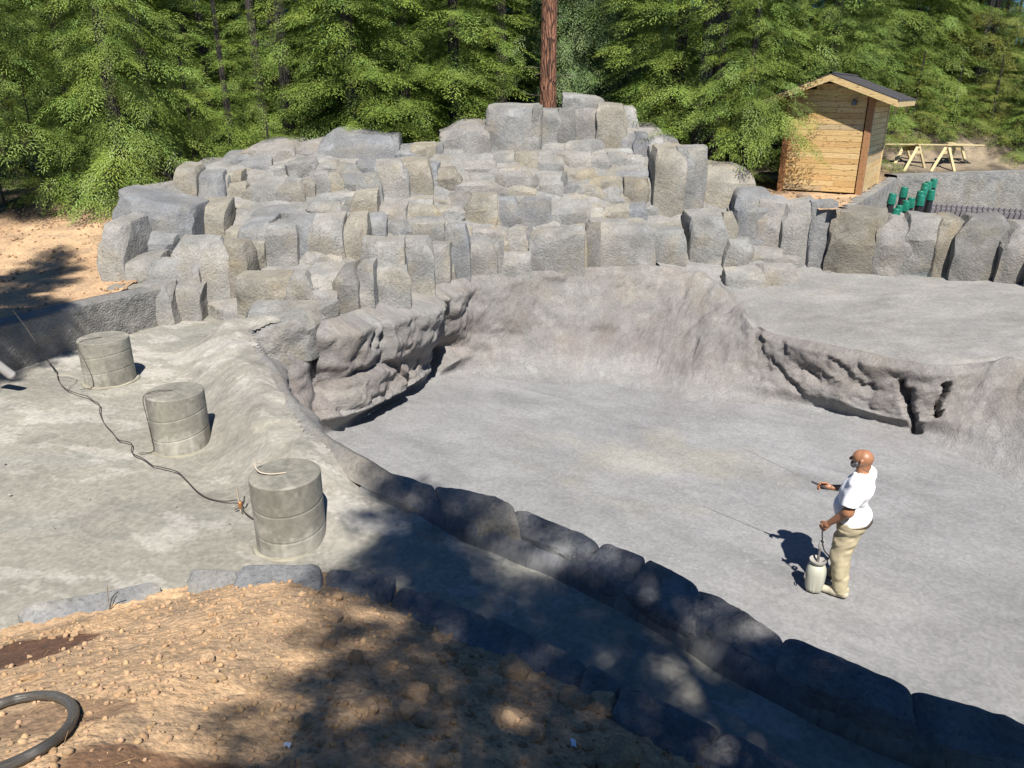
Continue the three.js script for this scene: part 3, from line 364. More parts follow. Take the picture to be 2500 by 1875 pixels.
cropBlocks('C', [
  ['g', 160, 512, 215, 215, 545, 195, { o: { taper: 0.0 } }], ['d', 495, 562, 202, 210, 540, 195], ['g', 0, 112, 360, 360, 540, 330], ['d', 90, 212, 370, 360, 532, 335], ['g', 560, 722, 232, 240, 490, 210], ['d', 700, 832, 232, 212, 490, 195], ['g', 780, 1062, 95, 128, 218, 70, { o: { cutDepth: 0.25 } }], ['k', 828, 1042, 212, 222, 460, 200], ['w', 1038, 1242, 190, 202, 520, 132, { o: { cutDepth: 0.2 } }], ['p', 1215, 1342, 222, 232, 392, 140, { o: { cutDepth: 0.25 } }], ['b', 1230, 1352, 410, 420, 532, 360], ['k', 1250, 1535, 380, 392, 440, 356], ['n', 1338, 1462, 430, 442, 650, 402], ['p', 1452, 1572, 460, 470, 742, 402], ['g', 1540, 1665, 440, 480, 620, 400],
  ['g', 550, 802, 510, 512, 552, 490], ['g', 788, 1052, 480, 472, 556, 455], ['p', 980, 1345, 540, 548, 585, 520], ['k', 0, 182, 642, 622, 742, 560], ['g', 188, 382, 582, 570, 662, 560], ['w', 368, 552, 580, 600, 722, 570], ['g', 528, 722, 620, 612, 752, 588], ['k', 688, 942, 590, 580, 702, 555], ['g', 928, 1132, 600, 602, 722, 565], ['g', 1118, 1272, 570, 580, 692, 550], ['p', 1258, 1392, 610, 592, 692, 570], ['k', 150, 462, 720, 682, 822, 660], ['w', 338, 472, 720, 702, 792, 690],
  ['k', 0, 212, 820, 822, 882, 780], ['w', 770, 1002, 722, 720, 806, 700], ['b', 1108, 1442, 730, 722, 772, 695], ['w', 958, 1192, 790, 780, 882, 755], ['w', 1178, 1282, 800, 792, 872, 760], ['o', 1268, 1442, 790, 802, 992, 765], ['g', 1428, 1512, 800, 792, 1002, 760], ['d', 425, 562, 790, 780, 905, 745], ['p', 538, 722, 780, 770, 932, 740], ['d', 715, 772, 770, 762, 902, 740], ['b', 728, 882, 830, 822, 922, 800], ['g', 868, 1002, 860, 852, 962, 820], ['w', 918, 1052, 870, 872, 972, 848], ['g', 1038, 1222, 912, 900, 992, 880], ['w', 1198, 1322, 920, 912, 992, 890],
  ['d', 170, 292, 860, 880, 932, 850], ['w', 278, 502, 870, 852, 932, 820], ['w', 0, 232, 970, 962, 1172, 920], ['b', 218, 392, 970, 962, 1172, 930], ['b', 378, 622, 970, 962, 1182, 930], ['g', 588, 932, 1020, 1002, 1172, 930], ['p', 858, 1052, 1060, 1052, 1132, 1020], ['g', 928, 1082, 1000, 992, 1062, 985], ['w', 1058, 1262, 1010, 1002, 1132, 985], ['b', 1238, 1402, 1010, 1002, 1132, 985], ['g', 1378, 1512, 1010, 1006, 1090, 985], ['w', 1440, 1760, 1105, 1135, 1180, 1082, { d: 0.4 }], ['p', 538, 702, 1150, 1132, 1212, 1115], ['g', 688, 862, 1185, 1180, 1216, 1162], ['p', 848, 992, 1160, 1152, 1212, 1130],
  ['k', 0, 282, 1190, 1202, 1272, 1170], ['b', 0, 132, 1300, 1320, 1562, 1265], ['g', 128, 252, 1320, 1302, 1572, 1270], ['w', 238, 312, 1310, 1282, 1402, 1260], ['p', 298, 442, 1232, 1222, 1412, 1180], ['n', 428, 512, 1215, 1210, 1385, 1205], ['g', 508, 872, 1240, 1222, 1562, 1190, { o: { cutDepth: 0.08 } }], ['w', 848, 932, 1210, 1192, 1512, 1170], ['d', 918, 1032, 1190, 1182, 1502, 1160], ['g', 1018, 1432, 1190, 1182, 1512, 1130, { o: { cutDepth: 0.08 } }], ['g', 1418, 1700, 1200, 1212, 1515, 1150], ['p', 268, 472, 1430, 1420, 1645, 1390], ['d', 438, 582, 1430, 1442, 1595, 1410],
]);
cropBlocks('D', [
  ['w', 8, 205, 245, 232, 762, 195, { o: { taper: 0, cutDepth: 0.06 } }], ['g', 188, 372, 222, 212, 732, 195, { o: { taper: 0, cutDepth: 0.06 } }], ['w', 368, 772, 345, 382, 695, 300, { o: { cutDepth: 0.12 } }], ['b', 358, 455, 590, 592, 702, 560], ['g', 448, 555, 690, 692, 715, 660], ['b', 680, 985, 565, 592, 1002, 472, { o: { cutDepth: 0.25, round: 6 } }], ['k', 838, 1052, 642, 662, 1032, 600], ['p', 1028, 1262, 690, 652, 1172, 600, { o: { facets: 3 } }], ['b', 1248, 1420, 662, 652, 1190, 622], ['d', 1310, 1475, 732, 742, 1102, 700],
  ['g', 310, 562, 780, 772, 1125, 715], ['w', 538, 645, 742, 740, 1102, 720], ['p', 615, 745, 760, 755, 930, 700], ['g', 588, 792, 962, 960, 1172, 920], ['g', 788, 1042, 1040, 1060, 1155, 1010], ['g', 1038, 1205, 1082, 1092, 1185, 1060], ['p', 598, 885, 1240, 1202, 1455, 1180, { o: { cutDepth: 0.2 } }], ['k', 868, 1135, 1200, 1202, 1445, 1170, { o: { cutDepth: 0.2 } }],
]);
stonePart(waterfall, [[-4.2, 11.68], [-3.3, 11.98], [-2.9, 12.7], [-4.5, 12.6]], -2.4, [-1.09, -1.12, -0.98, -0.96], { facets: 2, bulge: 0.03, cuts: 4, cutDepth: 0.08, tone: 'g', noise: 0.03 });
stonePart(waterfall, [[-4.2, 11.22], [-3.2, 11.72], [-3.0, 12.3], [-4.25, 12.1]], -1.75, [-1.1, -1.08, -0.98, -1.02], { facets: 3, bulge: 0.05, cuts: 7, cutDepth: 0.16, tone: 'g', noise: 0.035, taper: 0.08, na: 20, nb: 12, nc: 14 });
// ------------------------------------------------------------------ the boulder wall between the shelf and the gravel bed
const boulderWall = thing('boulder_wall', 'row of dark undercut boulders holding back the gravel bed at the right', 'boulder wall', [10, -1.4, -16]);
setSeed(41);
[['o', 440, 735, 1068, 1062, 1440, 16.55], ['k', 725, 900, 1120, 1105, 1470, 16.4], ['g', 880, 1072, 1100, 1112, 1478, 16.3], ['o', 1072, 1212, 1112, 1112, 1440, 16.25], ['d', 1208, 1500, 1112, 1112, 1520, 15.95], ['k', 1495, 1700, 1152, 1160, 1540, 15.65], ['d', 1690, 2000, 1165, 1175, 1580, 15.3], ['d', 2000, 2300, 1180, 1190, 1620, 15]].forEach(([tone, xl, xr, yl, yr, yb, f]) => {
  const s = 650 / 1659, X = (v) => 1850 + v * s, Y = (v) => 100 + v * s, a = atF(X(xl - 22), Y(yb), f), b = atF(X(xr + 22), Y(yb), f), c = atF(X(xl), Y(yl), f).y, d = atF(X(xr), Y(yr), f).y;
  stonePart(boulderWall, [[a.x, f + rr(0, 0.06)], [b.x + 0.02, f - 0.08 + rr(0, 0.06)], [b.x + 0.3, f + 0.95], [a.x + 0.25, f + 0.95]], Math.min(a.y, b.y) - 0.45, [c, d, d + 0.02, c + 0.02], { facets: 2, bulge: 0.05, cuts: 14, cutDepth: 0.24, cutX: 0.6, tone, noise: 0.024, round: 60, lean: 0.06, taper: -0.03, na: 22, nb: 18 });
});
{ const P = [[7.2, 16.85], [8.2, 16.6], [9.3, 16.3], [10.6, 15.95], [12, 15.6]]; for (let i = 0; i + 1 < P.length; i++) stonePart(boulderWall, [P[i], [P[i + 1][0] + 0.05, P[i + 1][1]], [P[i + 1][0] + 0.3, P[i + 1][1] + 0.7], [P[i][0] + 0.2, P[i][1] + 0.7]], -2, [-0.24, -0.26, -0.2, -0.2], { facets: 2, bulge: 0.03, cuts: 2, tone: 'd', noise: 0.03 }, stoneMat, 'wall_core'); }
// ------------------------------------------------------------------ the pool's kerb: long stones set end to end, and the low outer kerb against the dirt
const curb = thing('pool_kerb', 'long row of big dark rounded stones between the channel and the empty pool', 'stone kerb', [0.8, -1.5, -5.2]);
setSeed(23);
{
  const D = (x, y, l) => { const p = atY(x / 0.8848, y / 0.8848, l); return [p.x, -p.z]; };
  const P = [[812, 1012], [940, 1052], [1110, 1103], [1290, 1170], [1392, 1212], [1512, 1270], [1690, 1378], [1972, 1492], [2240, 1562], [2640, 1680]], Q = [[775, 1085], [975, 1150], [1120, 1208], [1250, 1264], [1345, 1315], [1490, 1404], [1660, 1500], [1972, 1640], [2240, 1730], [2640, 1850]];
  for (let i = 0; i + 1 < P.length; i++) {
    const gap = -0.012, pa = D(...P[i], -1.15), pb = D(...P[i + 1], -1.15), qa = D(...Q[i], SLAB), qb = D(...Q[i + 1], SLAB), mix = (a, b, t) => [lerp(a[0], b[0], t), lerp(a[1], b[1], t)], L = Math.hypot(pb[0] - pa[0], pb[1] - pa[1]), e = gap / L;
    const h = -1.16 + rr(-0.02, 0.03);
    const wide = (a, c, k) => mix(a, c, -k); const A = mix(qa, qb, e), B = mix(qa, qb, 1 - e), Cc = mix(pa, pb, 1 - e), Dd = mix(pa, pb, e);
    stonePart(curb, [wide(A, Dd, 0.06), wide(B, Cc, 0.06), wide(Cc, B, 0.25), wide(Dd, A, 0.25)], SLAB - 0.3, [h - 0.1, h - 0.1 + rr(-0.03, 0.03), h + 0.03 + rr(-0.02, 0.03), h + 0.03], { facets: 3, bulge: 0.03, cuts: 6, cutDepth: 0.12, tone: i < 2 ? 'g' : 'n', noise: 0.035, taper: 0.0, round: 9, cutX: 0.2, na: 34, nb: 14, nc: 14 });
  }
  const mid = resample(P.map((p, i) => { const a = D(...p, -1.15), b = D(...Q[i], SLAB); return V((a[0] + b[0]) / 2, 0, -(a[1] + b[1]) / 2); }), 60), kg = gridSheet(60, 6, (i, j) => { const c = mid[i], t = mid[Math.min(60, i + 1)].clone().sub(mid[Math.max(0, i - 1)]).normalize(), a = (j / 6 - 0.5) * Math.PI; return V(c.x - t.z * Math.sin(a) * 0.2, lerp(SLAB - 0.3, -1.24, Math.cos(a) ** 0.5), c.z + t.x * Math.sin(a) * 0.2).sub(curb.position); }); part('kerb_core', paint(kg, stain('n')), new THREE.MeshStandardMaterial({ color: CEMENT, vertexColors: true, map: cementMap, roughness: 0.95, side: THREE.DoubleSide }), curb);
  const outer = thing('outer_kerb', 'low broken line of flat blue grey stones between the loose dirt and the slab', 'stone kerb', [-1, -1.5, -4.8]);
  [[60, 1352, 340, 1295, 335, 1252, 40, 1305, -1.3], [400, 1285, 500, 1275, 520, 1228, 410, 1232, -1.3], [498, 1285, 690, 1290, 694, 1212, 520, 1214, -1.2], [694, 1295, 838, 1305, 852, 1238, 700, 1228, -1.24], [838, 1310, 1010, 1400, 1062, 1332, 868, 1264, -1.26], [1008, 1402, 1240, 1505, 1274, 1428, 1062, 1334, -1.28], [1244, 1508, 1312, 1548, 1348, 1474, 1278, 1430, -1.25], [1312, 1555, 1480, 1645, 1562, 1570, 1352, 1474, -1.22], [1480, 1650, 1640, 1740, 1760, 1670, 1565, 1575, -1.25]].forEach(([a, b, c, d, e, f, g, h, top], i) => {
    const O = [D(a, b, top - 0.08), D(c, d, top - 0.08), D(e, f, top), D(g, h, top)], oc = [0, 1].map((k) => (O[0][k] + O[1][k] + O[2][k] + O[3][k]) / 4);
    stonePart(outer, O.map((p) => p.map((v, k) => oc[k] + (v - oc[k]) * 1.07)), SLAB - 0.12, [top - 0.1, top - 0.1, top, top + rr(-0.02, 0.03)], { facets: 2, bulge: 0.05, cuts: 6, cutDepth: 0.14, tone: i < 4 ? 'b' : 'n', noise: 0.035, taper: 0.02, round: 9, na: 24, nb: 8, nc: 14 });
  });
}
// ------------------------------------------------------------------ cement walls: the low one on the left and the two round the gravel bed
function cementWall(name, label, category, line, topAt, bottom, thick, tone, amp = 0.02, side = 1) {
  const pts = resample(line.map(([x, f]) => V(x, 0, -f)), 160), N = 160, M = 26;
  const rows = []; for (let j = 0; j <= M; j++) rows.push(j);
  const w = thing(name, label, category, [pts[80].x, bottom, pts[80].z]);
  const g = gridSheet(N, M, (i, j) => {
    const p = pts[i], a = pts[Math.max(0, i - 1)], b = pts[Math.min(N, i + 1)], tx = b.x - a.x, tz = b.z - a.z, l = Math.hypot(tx, tz), nx = -tz / l * side, nz = tx / l * side, top = topAt(i / N);
    let off, y; if (j <= 14) { off = 0; y = lerp(bottom, top - 0.04, j / 14); } else if (j <= 18) { const t = (j - 14) / 4 * Math.PI / 2; off = -(1 - Math.cos(t)) * 0.1; y = top - 0.04 + Math.sin(t) * 0.04; } else if (j < 24) { off = lerp(-0.1, -thick, (j - 18) / 6); y = top; } else { off = -thick; y = lerp(top, bottom, (j - 23) / 3); }
    const q = V(p.x + nx * off, y, p.z + nz * off), k = amp * (2.2 * fbm(q.x * 1.2, q.y * 1.2, q.z * 1.2, 4) + 0.9 * fbm(q.x * 8, q.y * 8, q.z * 8, 3)); q.x += nx * k; q.z += nz * k; q.y += (j > 14 ? k * 0.35 : 0); return q.sub(w.position);
  }, (i, j) => [i / N * 8, j * 0.08]);
  part('wall_face', paint(g, ((s) => (x, y, z) => s(x + w.position.x, y, z + w.position.z))(stain(tone, 0.8))), new THREE.MeshStandardMaterial({ color: CEMENT, vertexColors: true, map: cementMap, bumpMap: cementBump, bumpScale: 0.03, roughness: 0.95, side: THREE.DoubleSide }), w); return w;
}
cementWall('cement_wall', 'low rough grey cement wall behind the concrete piers at the left edge', 'wall', leftWall, (t) => lerp(-0.6, -0.83, t), SLAB - 0.15, 0.4, 'g', 0.03, 1);
cementWall('bed_side_wall', 'straight pale ribbed cement wall running back beside the wooden shed', 'wall', bogWall, (t) => lerp(-0.02, 0.03, t), -1.45, 0.28, 'p', 0.012, 1);
cementWall('bed_back_wall', 'long cracked grey cement wall behind the green capped pipes', 'wall', bogBack, () => 0.09, -1.45, 0.6, 'g', 0.028, 1);
// ------------------------------------------------------------------ conifers: trunk, and a crown of many flat needled sprays
function frondGeo(s, droop, sparse = 1, fat = 1) {
  setSeed(s); const P = [], tri = (a, b, c) => P.push(a.x, a.y, a.z, b.x, b.y, b.z, c.x, c.y, c.z);
  const spine = (t) => V(t, -droop * t * t + 0.05 * t, 0.03 * Math.sin(t * 5 + s));
  const tuft = (o, yaw, dy, len, w) => { const d = V(Math.cos(yaw), dy, Math.sin(yaw)), sd = V(-Math.sin(yaw), rr(-0.35, 0.35), Math.cos(yaw)).multiplyScalar(w * fat), m = o.clone().addScaledVector(d, len * 0.35); tri(m.clone().add(sd), o.clone().addScaledVector(d, len), m.clone().sub(sd)); };
  for (let i = 0; i < 8; i++) { const t = 0.08 + 0.9 * i / 8, len = 0.34 * Math.sin(Math.min(1, t * 1.5 + 0.25) * 1.57) * (1.1 - t) + 0.05;
    for (const k of [-1, 1]) { let q = spine(t); const yaw = k * rr(0.75, 1.05), n = Math.max(1, Math.round(len * 9)), sag = rr(0.15, 0.55); for (let j = 0; j < n; j++) { if (rnd() < sparse) { tuft(q, yaw + rr(0.25, 0.6), -sag * 0.6 + rr(-0.2, 0.2), rr(0.15, 0.21), 0.0135); if (rnd() < 0.75) tuft(q, yaw - rr(0.25, 0.6), -sag * 0.6 + rr(-0.2, 0.2), rr(0.15, 0.21), 0.0135); } q.add(V(Math.cos(yaw), -sag * (0.3 + j / n), Math.sin(yaw)).multiplyScalar(len / n)); if (j === n - 1) tuft(q, yaw, -sag * 0.5, 0.15, 0.012); } } }
  for (let i = 0; i < 6; i++) tuft(spine(0.1 + i * 0.15), rr(-0.4, 0.4), rr(-0.1, 0.15), 0.19, 0.012);
  tuft(spine(0.97), 0, -0.25, 0.15, 0.016);
  const g = new THREE.BufferGeometry(); g.setAttribute('position', new THREE.Float32BufferAttribute(P, 3)); g.computeVertexNormals(); return g;
}
const fronds = [frondGeo(3, 0.22), frondGeo(8, 0.45), frondGeo(15, 0.3, 0.7), frondGeo(21, 0.25, 1, 3)];
const needleMat = new THREE.MeshPhysicalMaterial({ color: 0xffffff, roughness: 0.55, side: THREE.DoubleSide });
const leafMat = needleMat.clone(); leafMat.vertexColors = true;
const bark = (r, g, b) => new THREE.MeshStandardMaterial({ color: new THREE.Color().setRGB(r, g, b), map: barkMap, bumpMap: barkBump, bumpScale: 0.03, roughness: 0.95 });
const barkDark = bark(0.09, 0.075, 0.06), barkRed = bark(0.30, 0.135, 0.075), barkGrey = bark(0.17, 0.15, 0.13), barkPale = bark(0.33, 0.28, 0.22);
function trunkGeo(h, r, bend = 0.1, seg = 12) {
  const rows = 14, lo = rr(0, 9); return gridSheet(seg, rows, (i, j) => { const t = j / rows, a = i / seg * 6.2832, y = -0.3 + (h + 0.3) * t, rad = r * (1 - 0.75 * t) * (1 + 0.35 * Math.exp(-y * 3)) * (1 + 0.06 * noise3(Math.cos(a) * 1.5 + lo, y * 1.5, Math.sin(a) * 1.5)); return V(Math.cos(a) * rad + bend * noise3(y * 0.25, lo, 0) * t, y, Math.sin(a) * rad + bend * noise3(y * 0.25, lo, 9) * t); }, (i, j) => [i / seg * 2, j / rows * h / 1.2]);
}
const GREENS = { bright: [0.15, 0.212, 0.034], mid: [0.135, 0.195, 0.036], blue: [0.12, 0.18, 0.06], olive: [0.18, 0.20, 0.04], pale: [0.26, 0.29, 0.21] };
function crownInstances(out, x, y0, z, { h, r, low = 0.15, tint, step = 0.34, per = 7, droop = 0, top = h, kind = 0, full = 1, lowR = 1 }) {
  const q = new THREE.Quaternion(), e = new THREE.Euler(), m = new THREE.Matrix4(), c = new THREE.Color(); let yaw = rr(0, 6);
  const put = (p, az, pitch, roll, L, wid) => { e.set(roll, az, pitch, 'YXZ'); q.setFromEuler(e); m.compose(p, q, V(L, L * 0.9, wid)); const k = rr(0.78, 1.22); c.setRGB(tint[0] * k * rr(0.88, 1.12), tint[1] * k, tint[2] * k * rr(0.8, 1.2)); out[kind === 3 ? 3 : kind === 2 || rnd() < 0.25 ? 2 : kind].push([m.clone(), c.clone()]); };
  for (let y = low; y < Math.min(h, top) - 0.1; y += step * rr(0.75, 1.2)) {
    const t = y / h, L0 = r * Math.pow(1 - t, 0.75) * lerp(lowR, 1, sstep(0, 0.2, t)) + 0.12; yaw += 0.9;
    const n = Math.round(per * rr(0.8, 1.2));
    for (let i = 0; i < n; i++) {
      if (rnd() > full) continue; const az = yaw + i / n * 6.283 + rr(-0.25, 0.25), L = L0 * rr(0.7, 1.12), pitch = lerp(-0.22, 0.35, Math.pow(t, 1.3)) - droop + rr(-0.14, 0.14), p = V(x, y0 + y + rr(-0.1, 0.1), z), d = V(Math.cos(az) * Math.cos(pitch), Math.sin(pitch), -Math.sin(az) * Math.cos(pitch));
      if (L < 0.95) { put(p, az, pitch, rr(-0.3, 0.3), L, L * rr(0.75, 1)); continue; }
      const sub = Math.max(3, Math.round(L / 0.36)), S = Math.min(0.95, L * 0.5);          // a long limb carries several sprays
      for (let k = 0; k <= sub; k++) { const u = 0.22 + 0.78 * k / sub, o = p.clone().addScaledVector(d, L * u - (k === sub ? S * 0.75 : 0)); o.y -= 0.10 * L * u * u; const s = S * rr(0.75, 1.15) * (k === sub ? 1.1 : 1.05 - 0.25 * u); const side = k === sub ? 0 : (k % 2 ? 1 : -1) * rr(0.5, 0.95); put(o, az + side, pitch - rr(0, 0.35), rr(-0.4, 0.4), s, s * rr(0.75, 1)); if (k < sub && rnd() < 0.6) put(o, az - side, pitch - rr(0, 0.4), rr(-0.4, 0.4), s * 0.9, s * 0.8); }
    }
  }
}
function foliage(list, name, parent) { // one instanced mesh per kind of spray
  list.forEach((a, k) => { if (!a.length) return; const im = new THREE.InstancedMesh(fronds[k], needleMat, a.length); im.userData.kind = 'stuff'; a.forEach(([m, c], i) => { im.setMatrixAt(i, m); im.setColorAt(i, c); }); im.name = name; im.castShadow = im.receiveShadow = true; parent.add(im); });
}
function foliageMesh(list, name, parent) {   // the crown of one tree as one mesh: every spray is real geometry with its own tint
  let n = 0; list.forEach((a, k) => { n += a.length * fronds[k].attributes.position.count; }); const pos = new Float32Array(n * 3), nor = new Float32Array(n * 3), col = new Float32Array(n * 3); let at = 0; const q = V(), nm = new THREE.Matrix3();
  list.forEach((a, k) => { const p = fronds[k].attributes.position, f = fronds[k].attributes.normal; for (const [m, c] of a) { nm.getNormalMatrix(m); for (let i = 0; i < p.count; i++, at++) { q.fromBufferAttribute(p, i).applyMatrix4(m); pos[at * 3] = q.x; pos[at * 3 + 1] = q.y; pos[at * 3 + 2] = q.z; q.fromBufferAttribute(f, i).applyMatrix3(nm).normalize(); nor[at * 3] = q.x; nor[at * 3 + 1] = q.y; nor[at * 3 + 2] = q.z; col[at * 3] = c.r; col[at * 3 + 1] = c.g; col[at * 3 + 2] = c.b; } } });
  const g = new THREE.BufferGeometry(); g.setAttribute('position', new THREE.BufferAttribute(pos, 3)); g.setAttribute('normal', new THREE.BufferAttribute(nor, 3)); g.setAttribute('color', new THREE.BufferAttribute(col, 3)); triangles += n / 3; part(name, g, leafMat, parent);
}
let triangles = 0;
function fir(label, x, f, o, name = 'fir_tree', group) {
  const y = groundY(x, f), t = thing(name, label, 'tree', [x, y, -f], 0, group); const out = [[], [], [], []];
  part('trunk', trunkGeo(o.h, o.trunk ?? 0.05 + o.h * 0.011, 0.12), o.bark ?? barkDark, t);
  crownInstances(out, 0, 0, 0, { ...o, tint: GREENS[o.green ?? 'mid'] }); if (name === 'shade_tree') foliage(out, 'crown', t); else { foliageMesh(out, 'crown', t); if ((o.top ?? o.h) < o.h) { const hi = [[], [], []]; crownInstances(hi, 0, 0, 0, { ...o, low: o.top, top: o.h, step: 0.45, full: 1, tint: GREENS[o.green ?? 'mid'] }); foliage(hi, 'upper_crown', t); } } return t;
}
const atPx = (px, f) => atF(px / 0.8848, 420, f).x;      // sideways place of a column of the photograph at a distance
setSeed(101);
fir('tall shaggy fir at the far left with long drooping sunlit sprays', atPx(265, 18.2), 18.2, { h: 11, r: 2.0, low: 0.5, top: 8, droop: 0.14, kind: 1, green: 'bright', per: 8, step: 0.38, full: 0.95 });
fir('dark fir reaching in at the upper left edge of the picture', atPx(-70, 16.5), 16.5, { h: 12, r: 2.6, low: 2.2, top: 8, droop: 0.08, kind: 1, green: 'mid', per: 7, full: 0.8 });
fir('small young fir in front of the dark wood at the left edge', atPx(88, 18.6), 18.6, { h: 2.6, r: 1.15, low: 0.15, green: 'bright', per: 6, step: 0.3, trunk: 0.045, bark: barkPale });
fir('low sapling fir cut off by the left edge', atPx(-5, 17.8), 17.8, { h: 1.4, r: 0.9, low: 0.1, green: 'bright', per: 5, step: 0.25, trunk: 0.03, bark: barkPale });
fir('bright green pointed fir between the old stump and the mossy shrub', atPx(508, 20.4), 20.4, { h: 5.6, r: 1.95, low: 0.1, green: 'bright', per: 8, step: 0.32 });
fir('broad sunlit fir above the blue topped boulder', atPx(770, 21), 21, { h: 13, r: 2.7, low: 0.1, top: 6.5, green: 'bright', per: 8, step: 0.32 });
fir('full green fir just left of the red barked pine trunk', atPx(985, 21.8), 21.8, { h: 12, r: 2.4, low: 0.2, top: 6.5, green: 'bright', per: 8, step: 0.32 });
fir('shadowy blue green fir with hanging sprays just right of the red barked pine trunk', atPx(1262, 24.5), 24.5, { h: 15, r: 2.7, low: 0.4, top: 7.5, droop: 0.25, kind: 1, green: 'blue', per: 8, step: 0.3 });
fir('large bright fir behind the highest pillar of the rock waterfall', atPx(1450, 21.6), 21.6, { h: 14, r: 2.6, low: 0.5, top: 7, green: 'bright', per: 8, step: 0.32 });
fir('spreading fir whose sprays hang over the left side of the wooden shed', atPx(1605, 20), 20, { h: 12, r: 1.85, low: 1.9, trunk: 0.09, top: 6.5, droop: 0.06, green: 'bright', per: 8, step: 0.32 });
fir('deep green fir rising right behind the ridge of the shed', atPx(1765, 25.5), 25.5, { h: 15, r: 2.3, low: 0.3, top: 8, green: 'mid', per: 9, step: 0.32 });
fir('green fir behind the right eave of the shed', atPx(1925, 29.5), 29.5, { h: 12, r: 2.6, low: 0.3, top: 8, green: 'bright', per: 8, step: 0.34 });
fir('yellowish thin fir standing behind the two sawhorses', atPx(2070, 30), 30, { h: 9.5, r: 2.3, low: 0.3, top: 9.5, green: 'olive', per: 7, step: 0.36, full: 0.85, bark: barkGrey });
fir('dark fir closing the picture at the right edge', atPx(2275, 27), 27, { h: 5.6, r: 2.2, low: 0.2, green: 'mid', per: 8, step: 0.34 });
fir('silvery grey shrub like fir between the blue topped boulder and the pink edged one', atPx(880, 21.4), 21.4, { h: 2.2, r: 1.0, low: 0.3, green: 'pale', per: 6, step: 0.25, trunk: 0.03, bark: barkPale });
fir('knee high fir in the shade left of the shed', atPx(1568, 20.8), 20.8, { h: 1.9, r: 1.2, low: 0.05, green: 'bright', per: 7, step: 0.25 });
[[1950, 27.5, 2.6, 'short fir behind the left sawhorse'], [2040, 28.2, 2.2, 'short fir behind the gap between the sawhorses'], [2120, 27.8, 2.4, 'short fir behind the right end of the long board'], [2195, 26.5, 2.0, 'short fir by the right edge of the picture behind the gravel bed']].forEach(([px, f, h, label], i) => fir(label, atPx(px, f), f, { h, r: 1.5, low: 0.05, green: i % 2 ? 'bright' : 'olive', per: 7, step: 0.28 }));
fir('low green fir behind the upper left corner of the rock waterfall', atPx(590, 19.4), 19.4, { h: 1.7, r: 1.2, low: 0.05, green: 'bright', per: 7, step: 0.25 });
fir('bushy fir at the foot of the wood behind the left of the rock waterfall', atPx(425, 20.3), 20.3, { h: 3.2, r: 1.5, low: 0.1, green: 'mid', per: 7, step: 0.3 });
// the second row, in the shade of the wood
[[-150, 21, 'mid'], [40, 22.5, 'mid'], [180, 24, 'mid'], [345, 23, 'mid'], [440, 25, 'mid'], [620, 25, 'mid'], [735, 26, 'mid'], [880, 26.5, 'mid'], [1085, 26, 'mid'], [1185, 28, 'mid'], [1340, 27, 'blue'], [1545, 26.5, 'mid'], [1700, 29, 'mid'], [1990, 33, 'mid'], [2130, 36, 'olive']].forEach(([px, f, green], i) => {
  const place = ['past the left edge', 'behind the young fir at the left edge', 'between the young fir and the shaggy fir', 'right behind the old stump', 'left behind the bright pointed fir', 'right behind the bright pointed fir', 'left behind the broad sunlit fir', 'between the broad sunlit fir and the full green fir', 'close behind the red barked pine at its left', 'far behind the red barked pine', 'left behind the highest rock pillar', 'between the large bright fir and the shed', 'far behind the shed ridge at its left', 'far behind the sawhorses at their left', 'farthest back under the patch of sky at the right'][i];
  fir(`shaded fir of the second row ${place}`, atPx(px, f), f, { h: i === 14 ? 5.5 : 15, r: 2.6, low: 0.2, top: 7.5, green, per: 6, step: 0.5, kind: i % 2, full: 0.8 });
});
{ // the deep wood behind, one mass
  const out = [[], [], []]; setSeed(55); const wood = new THREE.Group(); wood.name = 'deep_wood'; scene.add(wood); tag(wood, 'dense dark conifer wood filling the whole background', 'wood'); wood.userData.kind = 'stuff';
  const trunks = []; for (let i = 0; i < 110; i++) { const row = i % 2, f = row ? rr(29, 34) : rr(36, 46), x = (-0.85 + 1.7 * (Math.floor(i / 2) + rr(0, 1)) / 55) * f * 0.95, y = groundY(x, f);
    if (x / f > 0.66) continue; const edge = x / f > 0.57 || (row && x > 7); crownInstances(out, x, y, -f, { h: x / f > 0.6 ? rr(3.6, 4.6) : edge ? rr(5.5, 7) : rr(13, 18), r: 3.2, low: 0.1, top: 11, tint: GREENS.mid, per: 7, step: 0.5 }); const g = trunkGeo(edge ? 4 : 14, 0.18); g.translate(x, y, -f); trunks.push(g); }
  foliage(out, 'crowns', wood); part('trunks', mergeGeometries(trunks), barkDark, wood);
}
